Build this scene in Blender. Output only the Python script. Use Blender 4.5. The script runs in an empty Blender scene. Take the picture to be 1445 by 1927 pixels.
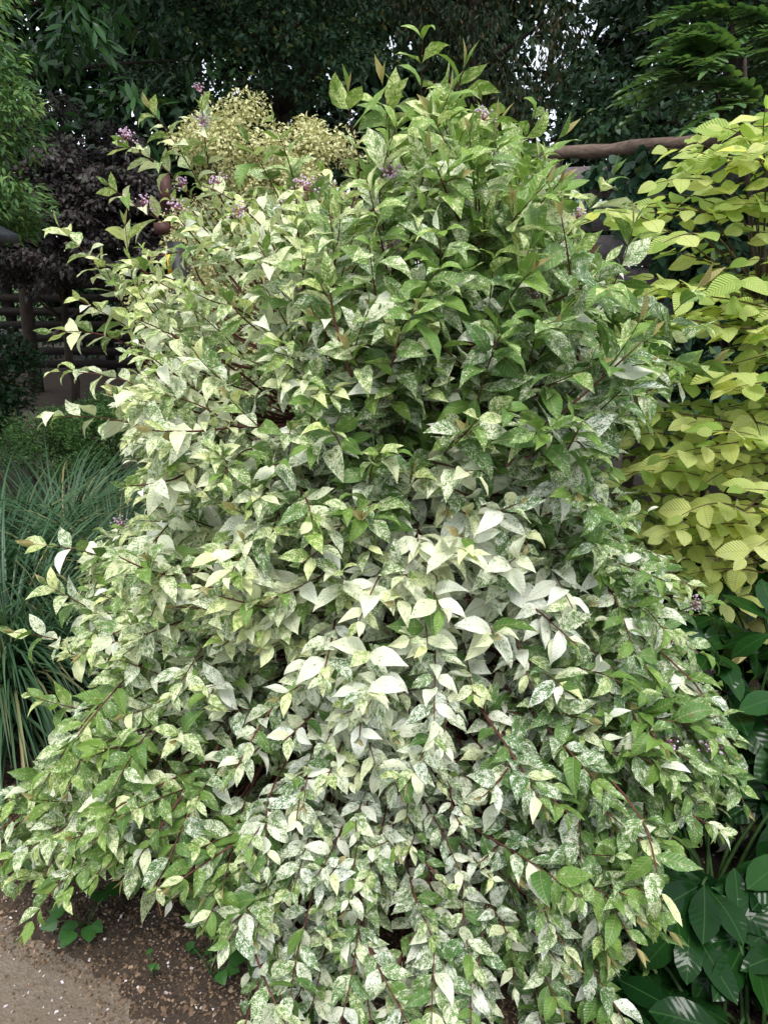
import bpy, math, random
import numpy as np
from mathutils import Matrix, Vector

# ------------------------------------------------------------------ scene, camera, sky, sun
SC = bpy.context.scene
COL = SC.collection
rng = np.random.default_rng(11)
random.seed(5)

PW, PH, F = 1445.0, 1927.0, 1391.0           # photo size and focal length in pixels
PITCH = math.radians(19.0)
CAM = np.array([0.0, 0.0, 1.65])
FWD = np.array([0, math.cos(PITCH), -math.sin(PITCH)])
UPV = np.array([0, math.sin(PITCH), math.cos(PITCH)])

cd = bpy.data.cameras.new('camera')
cd.sensor_fit = 'VERTICAL'
cd.sensor_height = 36.0
cd.lens = 36.0 * F / PH
cd.clip_end = 500
cam = bpy.data.objects.new('camera', cd)
COL.objects.link(cam)
cam.location = CAM
cam.rotation_euler = (math.pi / 2 - PITCH, 0, 0)
SC.camera = cam

SUN_EL, SUN_AZ = math.radians(64), math.radians(176)     # azimuth from +Y (ahead) clockwise: behind the camera, left
w = bpy.data.worlds.new('World'); SC.world = w; w.use_nodes = True
nt = w.node_tree; nt.nodes.clear()
sky = nt.nodes.new('ShaderNodeTexSky'); sky.sky_type = 'NISHITA'; sky.sun_disc = False
sky.sun_elevation = SUN_EL; sky.sun_rotation = SUN_AZ
sky.air_density = 1.0; sky.dust_density = 2.0; sky.ozone_density = 1.0
tc = nt.nodes.new('ShaderNodeTexCoord')
ns = nt.nodes.new('ShaderNodeTexNoise'); ns.inputs['Scale'].default_value = 3.0; ns.inputs['Detail'].default_value = 5
mr = nt.nodes.new('ShaderNodeMapRange'); mr.inputs[1].default_value = .3; mr.inputs[2].default_value = .75
mr.inputs[3].default_value = .62; mr.inputs[4].default_value = .92
mx = nt.nodes.new('ShaderNodeMix'); mx.data_type = 'RGBA'
mx.inputs[7].default_value = (8.4, 9.0, 9.8, 1)            # pale cloud cover over the clear sky
bg = nt.nodes.new('ShaderNodeBackground'); bg.inputs['Strength'].default_value = 0.085
wo = nt.nodes.new('ShaderNodeOutputWorld')
nt.links.new(tc.outputs['Generated'], ns.inputs['Vector'])
nt.links.new(ns.outputs['Fac'], mr.inputs[0])
nt.links.new(mr.outputs[0], mx.inputs[0])
nt.links.new(sky.outputs[0], mx.inputs[6])
nt.links.new(mx.outputs[2], bg.inputs['Color'])
nt.links.new(bg.outputs[0], wo.inputs['Surface'])

sl = bpy.data.lights.new('sun', 'SUN'); sl.energy = 1.5; sl.angle = math.radians(20); sl.color = (1, .98, .945)
so = bpy.data.objects.new('sun', sl); COL.objects.link(so)
sd = Vector((math.cos(SUN_EL) * math.sin(SUN_AZ), math.cos(SUN_EL) * math.cos(SUN_AZ), math.sin(SUN_EL)))
so.rotation_euler = sd.to_track_quat('Z', 'Y').to_euler()
so.location = (-3, -6, 12)

SC.view_settings.view_transform = 'Standard'
SC.view_settings.look = 'None'
SC.view_settings.gamma = 1.0
SC.view_settings.use_curve_mapping = False
SC.view_settings.exposure = 1.2
SC.cycles.max_bounces = 5
SC.cycles.diffuse_bounces = 3
SC.cycles.glossy_bounces = 2
SC.cycles.transmission_bounces = 3
SC.cycles.caustics_reflective = False
SC.cycles.caustics_refractive = False

# ------------------------------------------------------------------ helpers
def ray(px, py):
    d = FWD + np.array([1, 0, 0]) * ((px - PW / 2) / F) + UPV * ((PH / 2 - py) / F)
    return d
def at_y(px, py, y):
    d = ray(px, py); return CAM + d * (y / d[1])
def at_z(px, py, z=0.0):
    d = ray(px, py); return CAM + d * ((z - CAM[2]) / d[2])
def project(P):
    P = np.atleast_2d(P) - CAM
    dep = P @ FWD
    dep_ = np.maximum(dep, 1e-3)
    return np.stack([PW / 2 + F * P[:, 0] / dep_, PH / 2 - F * (P @ UPV) / dep_], 1), dep
def unit(v):
    v = np.asarray(v, float)
    return v / (np.linalg.norm(v, axis=-1, keepdims=True) + 1e-9)
def in_poly(pts, poly):
    poly = np.asarray(poly, float); x, y = pts[:, 0], pts[:, 1]
    ins = np.zeros(len(pts), bool); j = len(poly) - 1
    for i in range(len(poly)):
        xi, yi = poly[i]; xj, yj = poly[j]
        c = ((yi > y) != (yj > y)) & (x < (xj - xi) * (y - yi) / (yj - yi + 1e-12) + xi)
        ins ^= c; j = i
    return ins
def vnoise(P, scale=1.0, seed=0):
    """cheap smooth 3-D noise in -1..1 made of a few sines"""
    P = np.atleast_2d(P) * scale
    r = np.random.default_rng(seed); s = np.zeros(len(P))
    for k in range(6):
        d = unit(r.normal(size=3)) * r.uniform(.7, 2.2)
        s += np.sin(P @ d * 3.0 + r.uniform(0, 6.28))
    return s / 3.2

def mesh_np(name, V, faces, mat=None, attrs=None, smooth=True, mats=None, mi=None):
    """faces: list of int arrays (n,k)"""
    me = bpy.data.meshes.new(name)
    V = np.ascontiguousarray(V, np.float32)
    me.vertices.add(len(V)); me.vertices.foreach_set('co', V.ravel())
    loops = np.concatenate([f.ravel() for f in faces]).astype(np.int32)
    tot = np.concatenate([np.full(len(f), f.shape[1]) for f in faces]).astype(np.int32)
    st = np.concatenate([[0], np.cumsum(tot)[:-1]]).astype(np.int32)
    me.loops.add(len(loops)); me.loops.foreach_set('vertex_index', loops)
    me.polygons.add(len(tot)); me.polygons.foreach_set('loop_start', st)
    me.polygons.foreach_set('loop_total', tot)
    if smooth: me.polygons.foreach_set('use_smooth', np.ones(len(tot), bool))
    for k, (typ, arr) in (attrs or {}).items():
        a = me.attributes.new(k, typ, 'POINT')
        arr = np.ascontiguousarray(arr, np.float32)
        a.data.foreach_set('vector' if typ == 'FLOAT_VECTOR' else 'color', arr.ravel())
    for m in (mats or ([mat] if mat else [])): me.materials.append(m)
    if mi is not None: me.polygons.foreach_set('material_index', np.asarray(mi, np.int32))
    me.update(calc_edges=True)
    return me
def link(name, data, parent=None, loc=None, mat4=None):
    o = bpy.data.objects.new(name, data); COL.objects.link(o)
    if parent is not None: o.parent = parent
    if mat4 is not None: o.matrix_local = mat4
    elif loc is not None: o.location = loc
    return o
def thing(name, label, cat, loc=(0, 0, 0), group=None):
    o = bpy.data.objects.new(name, None); COL.objects.link(o); o.location = loc
    o.empty_display_size = .1
    o['label'] = label; o['category'] = cat
    if group: o['group'] = group
    return o
def structure(name, me, loc=(0, 0, 0)):
    o = link(name, me, loc=loc); o['kind'] = 'structure'; return o

class Bag:
    """collects geometry into one mesh"""
    def __init__(s): s.V = []; s.F = {}; s.n = 0
    def add(s, V, *faces):
        V = np.asarray(V, float)
        for f in faces:
            f = np.asarray(f, int); s.F.setdefault(f.shape[1], []).append(f + s.n)
        s.V.append(V); s.n += len(V)
    def tube(s, P, R, k=6, cap=True):
        P = np.asarray(P, float); n = len(P); R = np.broadcast_to(np.asarray(R, float), (n,))
        T = unit(np.gradient(P, axis=0))
        ref = np.array([0, 0, 1.]) if abs(T[:, 2]).mean() < .8 else np.array([1., 0, 0])
        A = unit(np.cross(T, ref)); B = np.cross(T, A)
        a = np.arange(k) * 2 * math.pi / k
        V = (P[:, None] + R[:, None, None] * (A[:, None] * np.cos(a)[None, :, None] + B[:, None] * np.sin(a)[None, :, None])).reshape(-1, 3)
        i = np.arange(n - 1)[:, None] * k; j = np.arange(k)[None]; j2 = (j + 1) % k
        f = np.stack([i + j, i + j2, i + k + j2, i + k + j], -1).reshape(-1, 4)
        s.add(V, f)
        if cap:
            for r0, idx in ((P[0], np.arange(k)[::-1]), (P[-1], np.arange(k) + (n - 1) * k)):
                s.F.setdefault(3, []).append(np.array([[idx[0], idx[q], idx[q + 1]] for q in range(1, k - 1)]) + s.n - n * k)
    def box(s, c, size, rot=None, jit=0):
        h = np.asarray(size) / 2
        V = np.array([[x, y, z] for x in (-1, 1) for y in (-1, 1) for z in (-1, 1)]) * h
        if jit: V = V + rng.normal(size=V.shape) * jit
        if rot is not None: V = V @ np.asarray(rot).T
        s.add(V + np.asarray(c), [[0, 1, 3, 2], [4, 6, 7, 5], [0, 4, 5, 1], [2, 3, 7, 6], [0, 2, 6, 4], [1, 5, 7, 3]])
    def mesh(s, name, mat, smooth=True, off=(0, 0, 0)):
        return mesh_np(name, np.concatenate(s.V) - np.asarray(off), [np.concatenate(f) for f in s.F.values()], mat, smooth=smooth)

def frames(X, N):
    """rotation matrices with x axis X and z axis near N"""
    X = unit(X); Y = unit(np.cross(N, X)); Z = np.cross(X, Y)
    return np.stack([X, Y, Z], -1)

# ------------------------------------------------------------------ materials
def newmat(name):
    m = bpy.data.materials.new(name); m.use_nodes = True
    m.node_tree.nodes.clear()
    return m, m.node_tree
class N:
    def __init__(s, nt): s.t = nt
    def __call__(s, typ, ins=None, **kw):
        n = s.t.nodes.new('ShaderNode' + typ)
        for k, v in kw.items(): setattr(n, k, v)
        for k, v in (ins or {}).items():
            if isinstance(v, bpy.types.NodeSocket): s.t.links.new(v, n.inputs[k])
            else: n.inputs[k].default_value = v
        return n
    def math(s, op, a, b=0.0, c=None, clamp=False):
        d = {0: a, 1: b}
        if c is not None: d[2] = c
        return s('Math', d, operation=op, use_clamp=clamp).outputs[0]
    def mix(s, f, a, b, blend='MIX'):
        return s('Mix', {0: f, 6: a, 7: b}, data_type='RGBA', blend_type=blend).outputs[2]
    def rng(s, v, a, b, c=0.0, d=1.0, smooth=False):
        return s('MapRange', {0: v, 1: a, 2: b, 3: c, 4: d}, interpolation_type='SMOOTHSTEP' if smooth else 'LINEAR').outputs[0]
def C(*c): return (*c, 1.0) if len(c) == 3 else c

def leaf_inputs(n):
    """per-leaf values: tint (mesh attribute on joined foliage, object colour on single leaves) and leaf coordinates"""
    ta = n('Attribute', attribute_name='tint'); oi = n('ObjectInfo')
    tint = n('VectorMath', {0: ta.outputs['Color'], 1: oi.outputs['Color']}, operation='ADD').outputs[0]
    sp = n('SeparateXYZ', {0: tint})
    lu = n('Attribute', attribute_name='luv')
    ls = n('SeparateXYZ', {0: lu.outputs['Vector']})
    seed = n.math('MULTIPLY_ADD', oi.outputs['Random'], 60.0, ls.outputs[2])
    ay = n.math('ABSOLUTE', ls.outputs[1])
    return sp.outputs[0], sp.outputs[1], sp.outputs[2], ls.outputs[0], ls.outputs[1], ay, seed
def leaf_out(n, base, rough, spec, trans, tmul=(1, 1, 1), height=None, bstr=.3, bdist=.002, coat=0):
    pi = {'Base Color': base, 'Roughness': rough, 'Specular IOR Level': spec}
    if coat: pi['Coat Weight'] = coat; pi['Coat Roughness'] = .12
    nrm = None
    if height is not None:
        nrm = n('Bump', {'Height': height, 'Strength': bstr, 'Distance': bdist}).outputs[0]
        pi['Normal'] = nrm
    p = n('BsdfPrincipled', pi)
    tcol = n.mix(1.0, base, C(*tmul), 'MULTIPLY')
    t = n('BsdfTranslucent', {'Color': tcol})
    m = n('MixShader', {0: trans, 1: p.outputs[0], 2: t.outputs[0]})
    n('OutputMaterial', {'Surface': m.outputs[0]})

def mat_variegated():
    m, nt = newmat('variegated_leaf'); n = N(nt)
    W, Y, B, t, y, ay, seed = leaf_inputs(n)
    # speckles run along the side veins
    vx = n.math('MULTIPLY_ADD', ay, -.75, t)
    co = n('CombineXYZ', {0: n.math('MULTIPLY', vx, 38.0), 1: n.math('MULTIPLY', y, 32.0), 2: seed}).outputs[0]
    n1 = n('TexNoise', {'Vector': co, 'Scale': 1.0, 'Detail': 3.5, 'Roughness': .75}).outputs[0]
    co2 = n('CombineXYZ', {0: n.math('MULTIPLY', vx, 7.0), 1: n.math('MULTIPLY', y, 8.0), 2: n.math('ADD', seed, 7.3)}).outputs[0]
    n2 = n('TexNoise', {'Vector': co2, 'Scale': 1.0, 'Detail': 2.0}).outputs[0]
    v = n.math('ADD', n1, n.math('MULTIPLY', n.math('SUBTRACT', n2, .5), .52))
    v = n.math('ADD', v, n.math('MULTIPLY', n.math('SUBTRACT', W, .5), .5))
    mask = n.rng(v, .435, .575, 0, 1, True)
    gd = n.mix(n2, C(.038, .110, .028), C(.11, .215, .046))
    gl = n.mix(n2, C(.13, .25, .036), C(.25, .38, .06))
    g = n.mix(Y, gd, gl)
    wh = n.mix(Y, C(.78, .80, .70), C(.72, .75, .34))
    base = n.mix(mask, g, wh)
    # young leaves: tan to pink
    yg = n.rng(B, .90, .94)
    base = n.mix(n.math('MULTIPLY', yg, .6), base, n.mix(n2, C(.60, .44, .16), C(.58, .42, .24)))
    # brown blemishes on a few leaves
    n3 = n('TexNoise', {'Vector': n('CombineXYZ', {0: n.math('MULTIPLY', t, 6.0), 1: n.math('MULTIPLY', y, 6.0), 2: n.math('ADD', seed, 31.0)}).outputs[0], 'Scale': 1.0, 'Detail': 2.0}).outputs[0]
    base = n.mix(n.rng(n3, .71, .76, 0, .75), base, C(.20, .11, .05))
    # veins
    rib = n.rng(ay, .004, .012, 1, 0)
    base = n.mix(n.math('MULTIPLY', rib, .45), base, C(.42, .36, .20))
    vein = n('TexWave', {'Vector': n('CombineXYZ', {0: vx}).outputs[0], 'Scale': 3.4, 'Distortion': .0}, wave_type='BANDS').outputs[1]
    h = n.math('MULTIPLY_ADD', vein, .6, n.math('MULTIPLY', n1, .35))
    leaf_out(n, base, .44, .38, .27, (1.0, 1.05, .88), h, .35, .003)
    return m
def mat_golden():
    m, nt = newmat('golden_leaf'); n = N(nt)
    W, Y, B, t, y, ay, seed = leaf_inputs(n)
    vx = n.math('MULTIPLY_ADD', ay, -.85, t)
    co2 = n('CombineXYZ', {0: n.math('MULTIPLY', t, 3.0), 1: n.math('MULTIPLY', y, 3.0), 2: seed}).outputs[0]
    n2 = n('TexNoise', {'Vector': co2, 'Scale': 1.0, 'Detail': 2.0}).outputs[0]
    vein = n('TexWave', {'Vector': n('CombineXYZ', {0: vx}).outputs[0], 'Scale': 3.6}, wave_type='BANDS').outputs[1]
    green = n.mix(n2, C(.32, .50, .10), C(.46, .62, .16))
    gold = n.mix(n2, C(.92, .92, .26), C(.97, .97, .58))
    base = n.mix(Y, green, gold)
    line = n.rng(vein, .0, .26, .55, 0)
    base = n.mix(line, base, n.mix(Y, C(.18, .34, .06), C(.55, .70, .12)))
    rib = n.rng(ay, .005, .014, .6, 0)
    base = n.mix(rib, base, C(.50, .52, .15))
    leaf_out(n, base, .5, .3, .48, (1.15, 1.15, .7), vein, .7, .006)
    return m
def mat_simple_leaf(name, c0, c1, c2, rough=.5, spec=.35, trans=.2, tmul=(1.2, 1.3, .6), ribcol=None, coat=0, veins=0):
    m, nt = newmat(name); n = N(nt)
    W, Y, B, t, y, ay, seed = leaf_inputs(n)
    base = n.mix(W, C(*c0), C(*c1)); base = n.mix(Y, base, C(*c2))
    h = None
    if ribcol:
        co2 = n('CombineXYZ', {0: n.math('MULTIPLY', t, 4.0), 1: n.math('MULTIPLY', y, 4.0), 2: seed}).outputs[0]
        n2 = n('TexNoise', {'Vector': co2, 'Scale': 1.0, 'Detail': 3.0}).outputs[0]
        base = n.mix(n.rng(n2, .35, .7, 0, .5), base, n.mix(1.0, base, C(.55, .62, .5), 'MULTIPLY'))
        base = n.mix(n.rng(ay, .004, .013, .55, 0), base, C(*ribcol))
        h = n2
        if veins:
            vx = n.math('MULTIPLY_ADD', ay, -.8, t)
            wv = n('TexWave', {'Vector': n('CombineXYZ', {0: vx}).outputs[0], 'Scale': veins}, wave_type='BANDS').outputs[1]
            h = n.math('ADD', n2, n.math('MULTIPLY', wv, .35))
    leaf_out(n, base, rough, spec, trans, tmul, h, .25, .003, coat)
    return m
def mat_bark(name, c0, c1, scale=30, rough=.8, stretch=(1, 1, .2)):
    m, nt = newmat(name); n = N(nt)
    g = n('NewGeometry'); mp = n('Mapping', {0: g.outputs['Position'], 3: stretch})
    t = n('TexNoise', {'Vector': mp.outputs[0], 'Scale': scale, 'Detail': 4.0, 'Roughness': .65}).outputs[0]
    base = n.mix(n.rng(t, .3, .7), C(*c0), C(*c1))
    b = n('Bump', {'Height': t, 'Strength': .5, 'Distance': .01})
    p = n('BsdfPrincipled', {'Base Color': base, 'Roughness': rough, 'Normal': b.outputs[0], 'Specular IOR Level': .12})
    n('OutputMaterial', {'Surface': p.outputs[0]})
    return m
def mat_ground(name, cols, scale, bump=.03, rough=.9):
    m, nt = newmat(name); n = N(nt)
    g = n('NewGeometry')
    a = n('TexNoise', {'Vector': g.outputs['Position'], 'Scale': scale, 'Detail': 6.0, 'Roughness': .7}).outputs[0]
    b = n('TexNoise', {'Vector': g.outputs['Position'], 'Scale': scale * .09, 'Detail': 3.0}).outputs[0]
    v = n('TexVoronoi', {'Vector': g.outputs['Position'], 'Scale': scale * 2.2}).outputs['Distance']
    base = n.mix(n.rng(a, .32, .68), C(*cols[0]), C(*cols[1]))
    base = n.mix(n.rng(b, .4, .65), base, C(*cols[2]))
    h = n.math('ADD', a, n.math('MULTIPLY', v, .6))
    bp = n('Bump', {'Height': h, 'Strength': .7, 'Distance': bump})
    p = n('BsdfPrincipled', {'Base Color': base, 'Roughness': rough, 'Normal': bp.outputs[0], 'Specular IOR Level': .25})
    n('OutputMaterial', {'Surface': p.outputs[0]})
    return m
def mat_plain(name, c, rough=.6, spec=.3, metal=0, noise=.25, scale=60):
    m, nt = newmat(name); n = N(nt)
    g = n('NewGeometry')
    a = n('TexNoise', {'Vector': g.outputs['Position'], 'Scale': scale, 'Detail': 4.0}).outputs[0]
    base = n.mix(n.rng(a, .3, .7), C(*[q * (1 - noise) for q in c]), C(*[min(1, q * (1 + noise)) for q in c]))
    p = n('BsdfPrincipled', {'Base Color': base, 'Roughness': rough, 'Specular IOR Level': spec, 'Metallic': metal})
    n('OutputMaterial', {'Surface': p.outputs[0]})
    return m

M_VAR = mat_variegated()
M_GOLD = mat_golden()
M_TWIG = mat_bark('red_twig', (.075, .028, .026), (.15, .06, .045), 80, .6)
M_STEM = mat_bark('shrub_stem', (.07, .035, .025), (.16, .09, .06), 60, .75)
M_GTWIG = mat_bark('golden_shrub_stem', (.06, .04, .02), (.13, .09, .05), 60, .75)
M_TRUNK = mat_bark('trunk_bark', (.025, .02, .015), (.07, .055, .045), 18, .9)
M_FLOWER = mat_plain('mauve_flower', (.56, .40, .52), .6, .3, 0, .3, 150)
M_STALK = mat_plain('flower_stalk', (.26, .09, .13), .6, .3, 0, .3, 150)

# ------------------------------------------------------------------ leaf shapes
def leaf_grid(prof_t, prof_w, W, droop, fold, wave, twist, ph, ts, cols, side=0.0):
    """unit-length leaf along +X, blade facing +Z; returns verts, quads, luv"""
    ts = np.asarray(ts, float); nt_, nc = len(ts), len(cols)
    w_ = np.interp(ts, prof_t, prof_w) * W
    cols = np.asarray(cols, float)
    fine = np.linspace(0, 1, 60); ang = droop * (fine ** 1.3) * 1.15 - droop * .25
    cx = np.concatenate([[0], np.cumsum(np.cos(ang[:-1]) / 59)]); cz = np.concatenate([[0], np.cumsum(-np.sin(ang[:-1]) / 59)])
    X = np.interp(ts, fine, cx); Zc = np.interp(ts, fine, cz); A = np.interp(ts, fine, ang)
    y = w_[:, None] * cols[None]
    h = fold * np.abs(y) - .35 * fold * np.abs(y) * np.abs(cols)[None] + wave * np.sin(ts * 9 + ph)[:, None] * np.abs(cols)[None] * np.sign(cols + .3)[None] * w_[:, None]
    tw = (twist * ts)[:, None]
    y2 = y * np.cos(tw) - h * np.sin(tw); h2 = y * np.sin(tw) + h * np.cos(tw)
    V = np.stack([X[:, None] + h2 * np.sin(A)[:, None], y2 + (side * ts ** 2)[:, None], Zc[:, None] + h2 * np.cos(A)[:, None]], -1).reshape(-1, 3)
    luv = np.stack(np.broadcast_arrays(ts[:, None], y, 0 * y), -1).reshape(-1, 3)
    i = np.arange(nt_ - 1)[:, None] * nc; j = np.arange(nc - 1)[None]
    Q = np.stack([i + j, i + j + 1 * 1, i + nc + j + 1, i + nc + j], -1).reshape(-1, 4)[:, ::-1]
    return V, Q, luv
def bank(prof, W, n, ts, cols, droop, fold, wave=.12, twist=.4, side=.06):
    out = []
    for k in range(n):
        u = rng.uniform
        out.append(leaf_grid(prof[0], prof[1], W * u(.86, 1.14), u(*droop), u(*fold), u(.2, 1) * wave, u(-twist, twist), u(0, 6), ts, cols, u(-side, side)))
    return out
P_VAR = ([0, .05, .10, .2, .32, .45, .58, .70, .80, .89, .95, 1], [.03, .035, .26, .70, .95, 1, .90, .66, .42, .20, .09, .0])
P_GOLD = ([0, .05, .10, .2, .4, .6, .78, .90, .96, 1], [.025, .025, .55, .90, 1, .90, .62, .30, .13, .0])
P_PEO = ([0, .05, .12, .3, .5, .68, .84, .94, 1], [.04, .05, .24, .72, 1, .97, .66, .28, .0])
P_LANCE = ([0, .06, .25, .5, .75, 1], [.04, .08, .7, 1, .62, .0])
T7 = [0, .055, .17, .33, .52, .72, .87, 1]
C5 = [-1, -.52, 0, .52, 1]
B_VAR = bank(P_VAR, .212, 26, T7, C5, (-.15, 1.9), (.05, .85), .28, .9, .2)
B_YNG = bank(P_VAR, .17, 5, T7, C5, (-.3, .25), (.5, 1.2), .1, .3)
B_GOLD = bank(P_GOLD, .31, 10, [0, .05, .12, .28, .48, .68, .88, 1], C5, (.0, .7), (-.1, .35), .12, .25)
B_PEO = bank(P_PEO, .22, 8, [0, .06, .2, .38, .56, .74, .9, 1], C5, (.1, .9), (.05, .4), .08, .3)
B_MAG = bank(P_LANCE, .19, 6, [0, .06, .3, .6, .85, 1], [-1, 0, 1], (.1, .6), (.1, .5), .05, .2)
B_QUAD = bank(P_LANCE, .28, 8, [0, .45, 1], [-1, 1], (.1, .6), (.15, .5), 0, .2)
B_THIN = bank(P_LANCE, .16, 8, [0, .45, 1], [-1, 1], (.1, .7), (.1, .4), 0, .2)

class Leaves:
    """a list of leaves: bank index, position, rotation, length, tint"""
    def __init__(s, bk): s.bk = bk; s.par = []; s.i = []; s.P = []; s.R = []; s.L = []; s.T = []
    def add(s, P, X, Nn, L, T, idx=None, par=None):
        P = np.atleast_2d(P); k = len(P); s.par.extend([par] * k)
        s.P.append(P); s.R.append(frames(np.broadcast_to(X, (k, 3)), np.broadcast_to(Nn, (k, 3))))
        s.L.append(np.broadcast_to(L, (k,))); s.T.append(np.broadcast_to(T, (k, 3)))
        s.i.append(rng.integers(0, len(s.bk), k) if idx is None else np.broadcast_to(idx, (k,)))
    def pack(s):
        s.P, s.R, s.L, s.T, s.i = (np.concatenate(q) for q in (s.P, s.R, s.L, s.T, s.i))
    def keep(s, m):
        s.P, s.R, s.L, s.T, s.i = s.P[m], s.R[m], s.L[m], s.T[m], s.i[m]; s.par = [q for q, f in zip(s.par, m) if f]
    def verts(s, k, sel):
        V = s.bk[k][0]
        return np.einsum('nij,vj->nvi', s.R[sel] * s.L[sel, None, None], V) + s.P[sel, None]
    def visible(s, limit):
        """indices of the leaves that show largest to the camera (small point z-buffer)"""
        gw, gh = 482, 643
        zb = np.full(gw * gh, 1e9); rec = []
        u = np.linspace(0.02, .98, 9)
        for k in range(len(s.bk)):
            sel = np.where(s.i == k)[0]
            if not len(sel): continue
            V, Q, _ = s.bk[k]
            q = V[Q]                                     # faces,4,3
            smp = np.concatenate([(q[:, 0] * (1 - a) + q[:, 1] * a) * (1 - b) + (q[:, 3] * (1 - a) + q[:, 2] * a) * b for a in (.15, .5, .85) for b in (.15, .5, .85)])
            W_ = np.einsum('nij,vj->nvi', s.R[sel] * s.L[sel, None, None], smp) + s.P[sel, None]
            px, dep = project(W_.reshape(-1, 3))
            gx = (px[:, 0] / 3).astype(int); gy = (px[:, 1] / 3).astype(int)
            ok = (gx >= 0) & (gx < gw) & (gy >= 0) & (gy < gh) & (dep > .1)
            cell = np.where(ok, gy * gw + gx, -1); lid = np.repeat(sel, len(smp))
            rec.append((cell[ok], dep[ok], lid[ok]))
        cell = np.concatenate([r[0] for r in rec]); dep = np.concatenate([r[1] for r in rec]); lid = np.concatenate([r[2] for r in rec])
        np.minimum.at(zb, cell, dep)
        win = dep <= zb[cell] + 1e-6
        cnt = np.bincount(lid[win], minlength=len(s.i))
        s.cnt = cnt
        o = np.argsort(-cnt)[:limit]
        return o[cnt[o] > 0]
    def build(s, root, mat, parts=300, part_name='leaf', rest_name='foliage', seedmul=60, lod=False):
        s.pack() if isinstance(s.P, list) else None
        base = np.array(root.location)
        pick = s.visible(parts) if parts else np.array([], int)
        mk = np.ones(len(s.i), bool); mk[pick] = False
        if len(pick):
            meshes = []
            for k, (V, Q, luv) in enumerate(s.bk):
                meshes.append(mesh_np(part_name, V, [Q], mat, {'luv': ('FLOAT_VECTOR', luv)}))
            for j in pick:
                M = np.eye(4); M[:3, :3] = s.R[j] * s.L[j]; M[:3, 3] = s.P[j] - base
                o = link(part_name, meshes[s.i[j]], s.par[j] or root, mat4=Matrix(M.tolist()))
                o.color = (*[float(q) for q in s.T[j]], 1)
        Vs, Qs, Ls, Ts = [], [], [], []; n0 = 0
        jobs = []
        for k, (V, Q, luv) in enumerate(s.bk):
            if lod and len(pick):                       # leaves buried inside get a coarser blade
                jobs.append((V, Q, luv, (s.i == k) & mk & (s.cnt > 0)))
                rows, cols_ = [0, 2, 4, 5, 7], [0, 2, 4]
                ids = (np.array(rows)[:, None] * 5 + np.array(cols_)[None]).ravel()
                i_ = np.arange(4)[:, None] * 3; j_ = np.arange(2)[None]
                q_ = np.stack([i_ + j_, i_ + j_ + 1, i_ + 4 + j_, i_ + 3 + j_], -1).reshape(-1, 4)[:, ::-1]
                jobs.append((V[ids], q_, luv[ids], (s.i == k) & mk & (s.cnt == 0)))
            else: jobs.append((V, Q, luv, (s.i == k) & mk))
        for V, Q, luv, msk in jobs:
            sel = np.where(msk)[0]
            if not len(sel): continue
            W_ = np.einsum('nij,vj->nvi', s.R[sel] * s.L[sel, None, None], V) + s.P[sel, None]; nv = len(V)
            Vs.append(W_.reshape(-1, 3) - base)
            Qs.append((Q[None] + (np.arange(len(sel)) * nv)[:, None, None]).reshape(-1, 4) + n0)
            l = np.broadcast_to(luv, (len(sel), nv, 3)).copy(); l[:, :, 2] = rng.uniform(0, seedmul, len(sel))[:, None]
            Ls.append(l.reshape(-1, 3))
            T = np.ones((len(sel), nv, 4)); T[:, :, :3] = s.T[sel][:, None]
            Ts.append(T.reshape(-1, 4)); n0 += len(sel) * nv
        if n0:
            me = mesh_np(rest_name, np.concatenate(Vs), [np.concatenate(Qs)], mat,
                         {'luv': ('FLOAT_VECTOR', np.concatenate(Ls)), 'tint': ('FLOAT_COLOR', np.concatenate(Ts))})
            o = link(rest_name, me, root); o.color = (0, 0, 0, 1); o['kind'] = 'stuff'
            return o

def curve(a, b, bend, n=7):
    """quadratic curve from a to b, its middle pushed by bend"""
    t = np.linspace(0, 1, n)[:, None]; c = (np.asarray(a) + b) / 2 + bend
    return (1 - t) ** 2 * a + 2 * t * (1 - t) * c + t ** 2 * np.asarray(b)

# ------------------------------------------------------------------ ground
M_SOIL = mat_ground('mulch_soil', ((.030, .022, .016), (.105, .072, .048), (.048, .035, .026)), 55, .02)
M_PATH = mat_ground('path_earth', ((.12, .095, .072), (.21, .17, .13), (.15, .115, .085)), 60, .006)
M_LAWN = mat_ground('lawn_grass', ((.03, .07, .015), (.07, .13, .03), (.05, .10, .02)), 30, .05)
g = Bag(); g.add([[-150, -150, 0], [150, -150, 0], [150, 150, 0], [-150, 150, 0]], [[0, 1, 2, 3]])
structure('ground', g.mesh('ground', M_SOIL, False))
e0, e1 = at_z(-60, 1715), at_z(345, 1927)
EDGE_D = unit((e1 - e0)[:2]); EDGE_N = np.array([-EDGE_D[1], EDGE_D[0]])        # towards the bed
if EDGE_N[1] < 0: EDGE_N = -EDGE_N
def edge_dist(P): return (P[:, :2] - e0[:2]) @ EDGE_N + .03 * vnoise(np.c_[P[:, :2], np.zeros(len(P))], 4, 3)
g = Bag(); g.add([[-6, -5, .004], [6, -5, .004], [6, 1.6, .004], [-6, 1.9, .004]], [[0, 1, 2, 3]])
structure('path', g.mesh('path', M_PATH, False))
nx, ny = 320, 180
gx, gy = np.meshgrid(np.linspace(-3.2, 3.2, nx), np.linspace(.8, 4.6, ny))
P = np.stack([gx.ravel(), gy.ravel(), 0 * gx.ravel()], 1)
def bed_z(P):
    d = edge_dist(P)
    return np.clip(d * .35, -.05, .035) + .010 * vnoise(P * [1, 1, 0], 9, 5) + .006 * vnoise(P * [1, 1, 0], 30, 6) + .004 * vnoise(P * [1, 1, 0], 75, 8)
P[:, 2] = bed_z(P)
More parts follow.
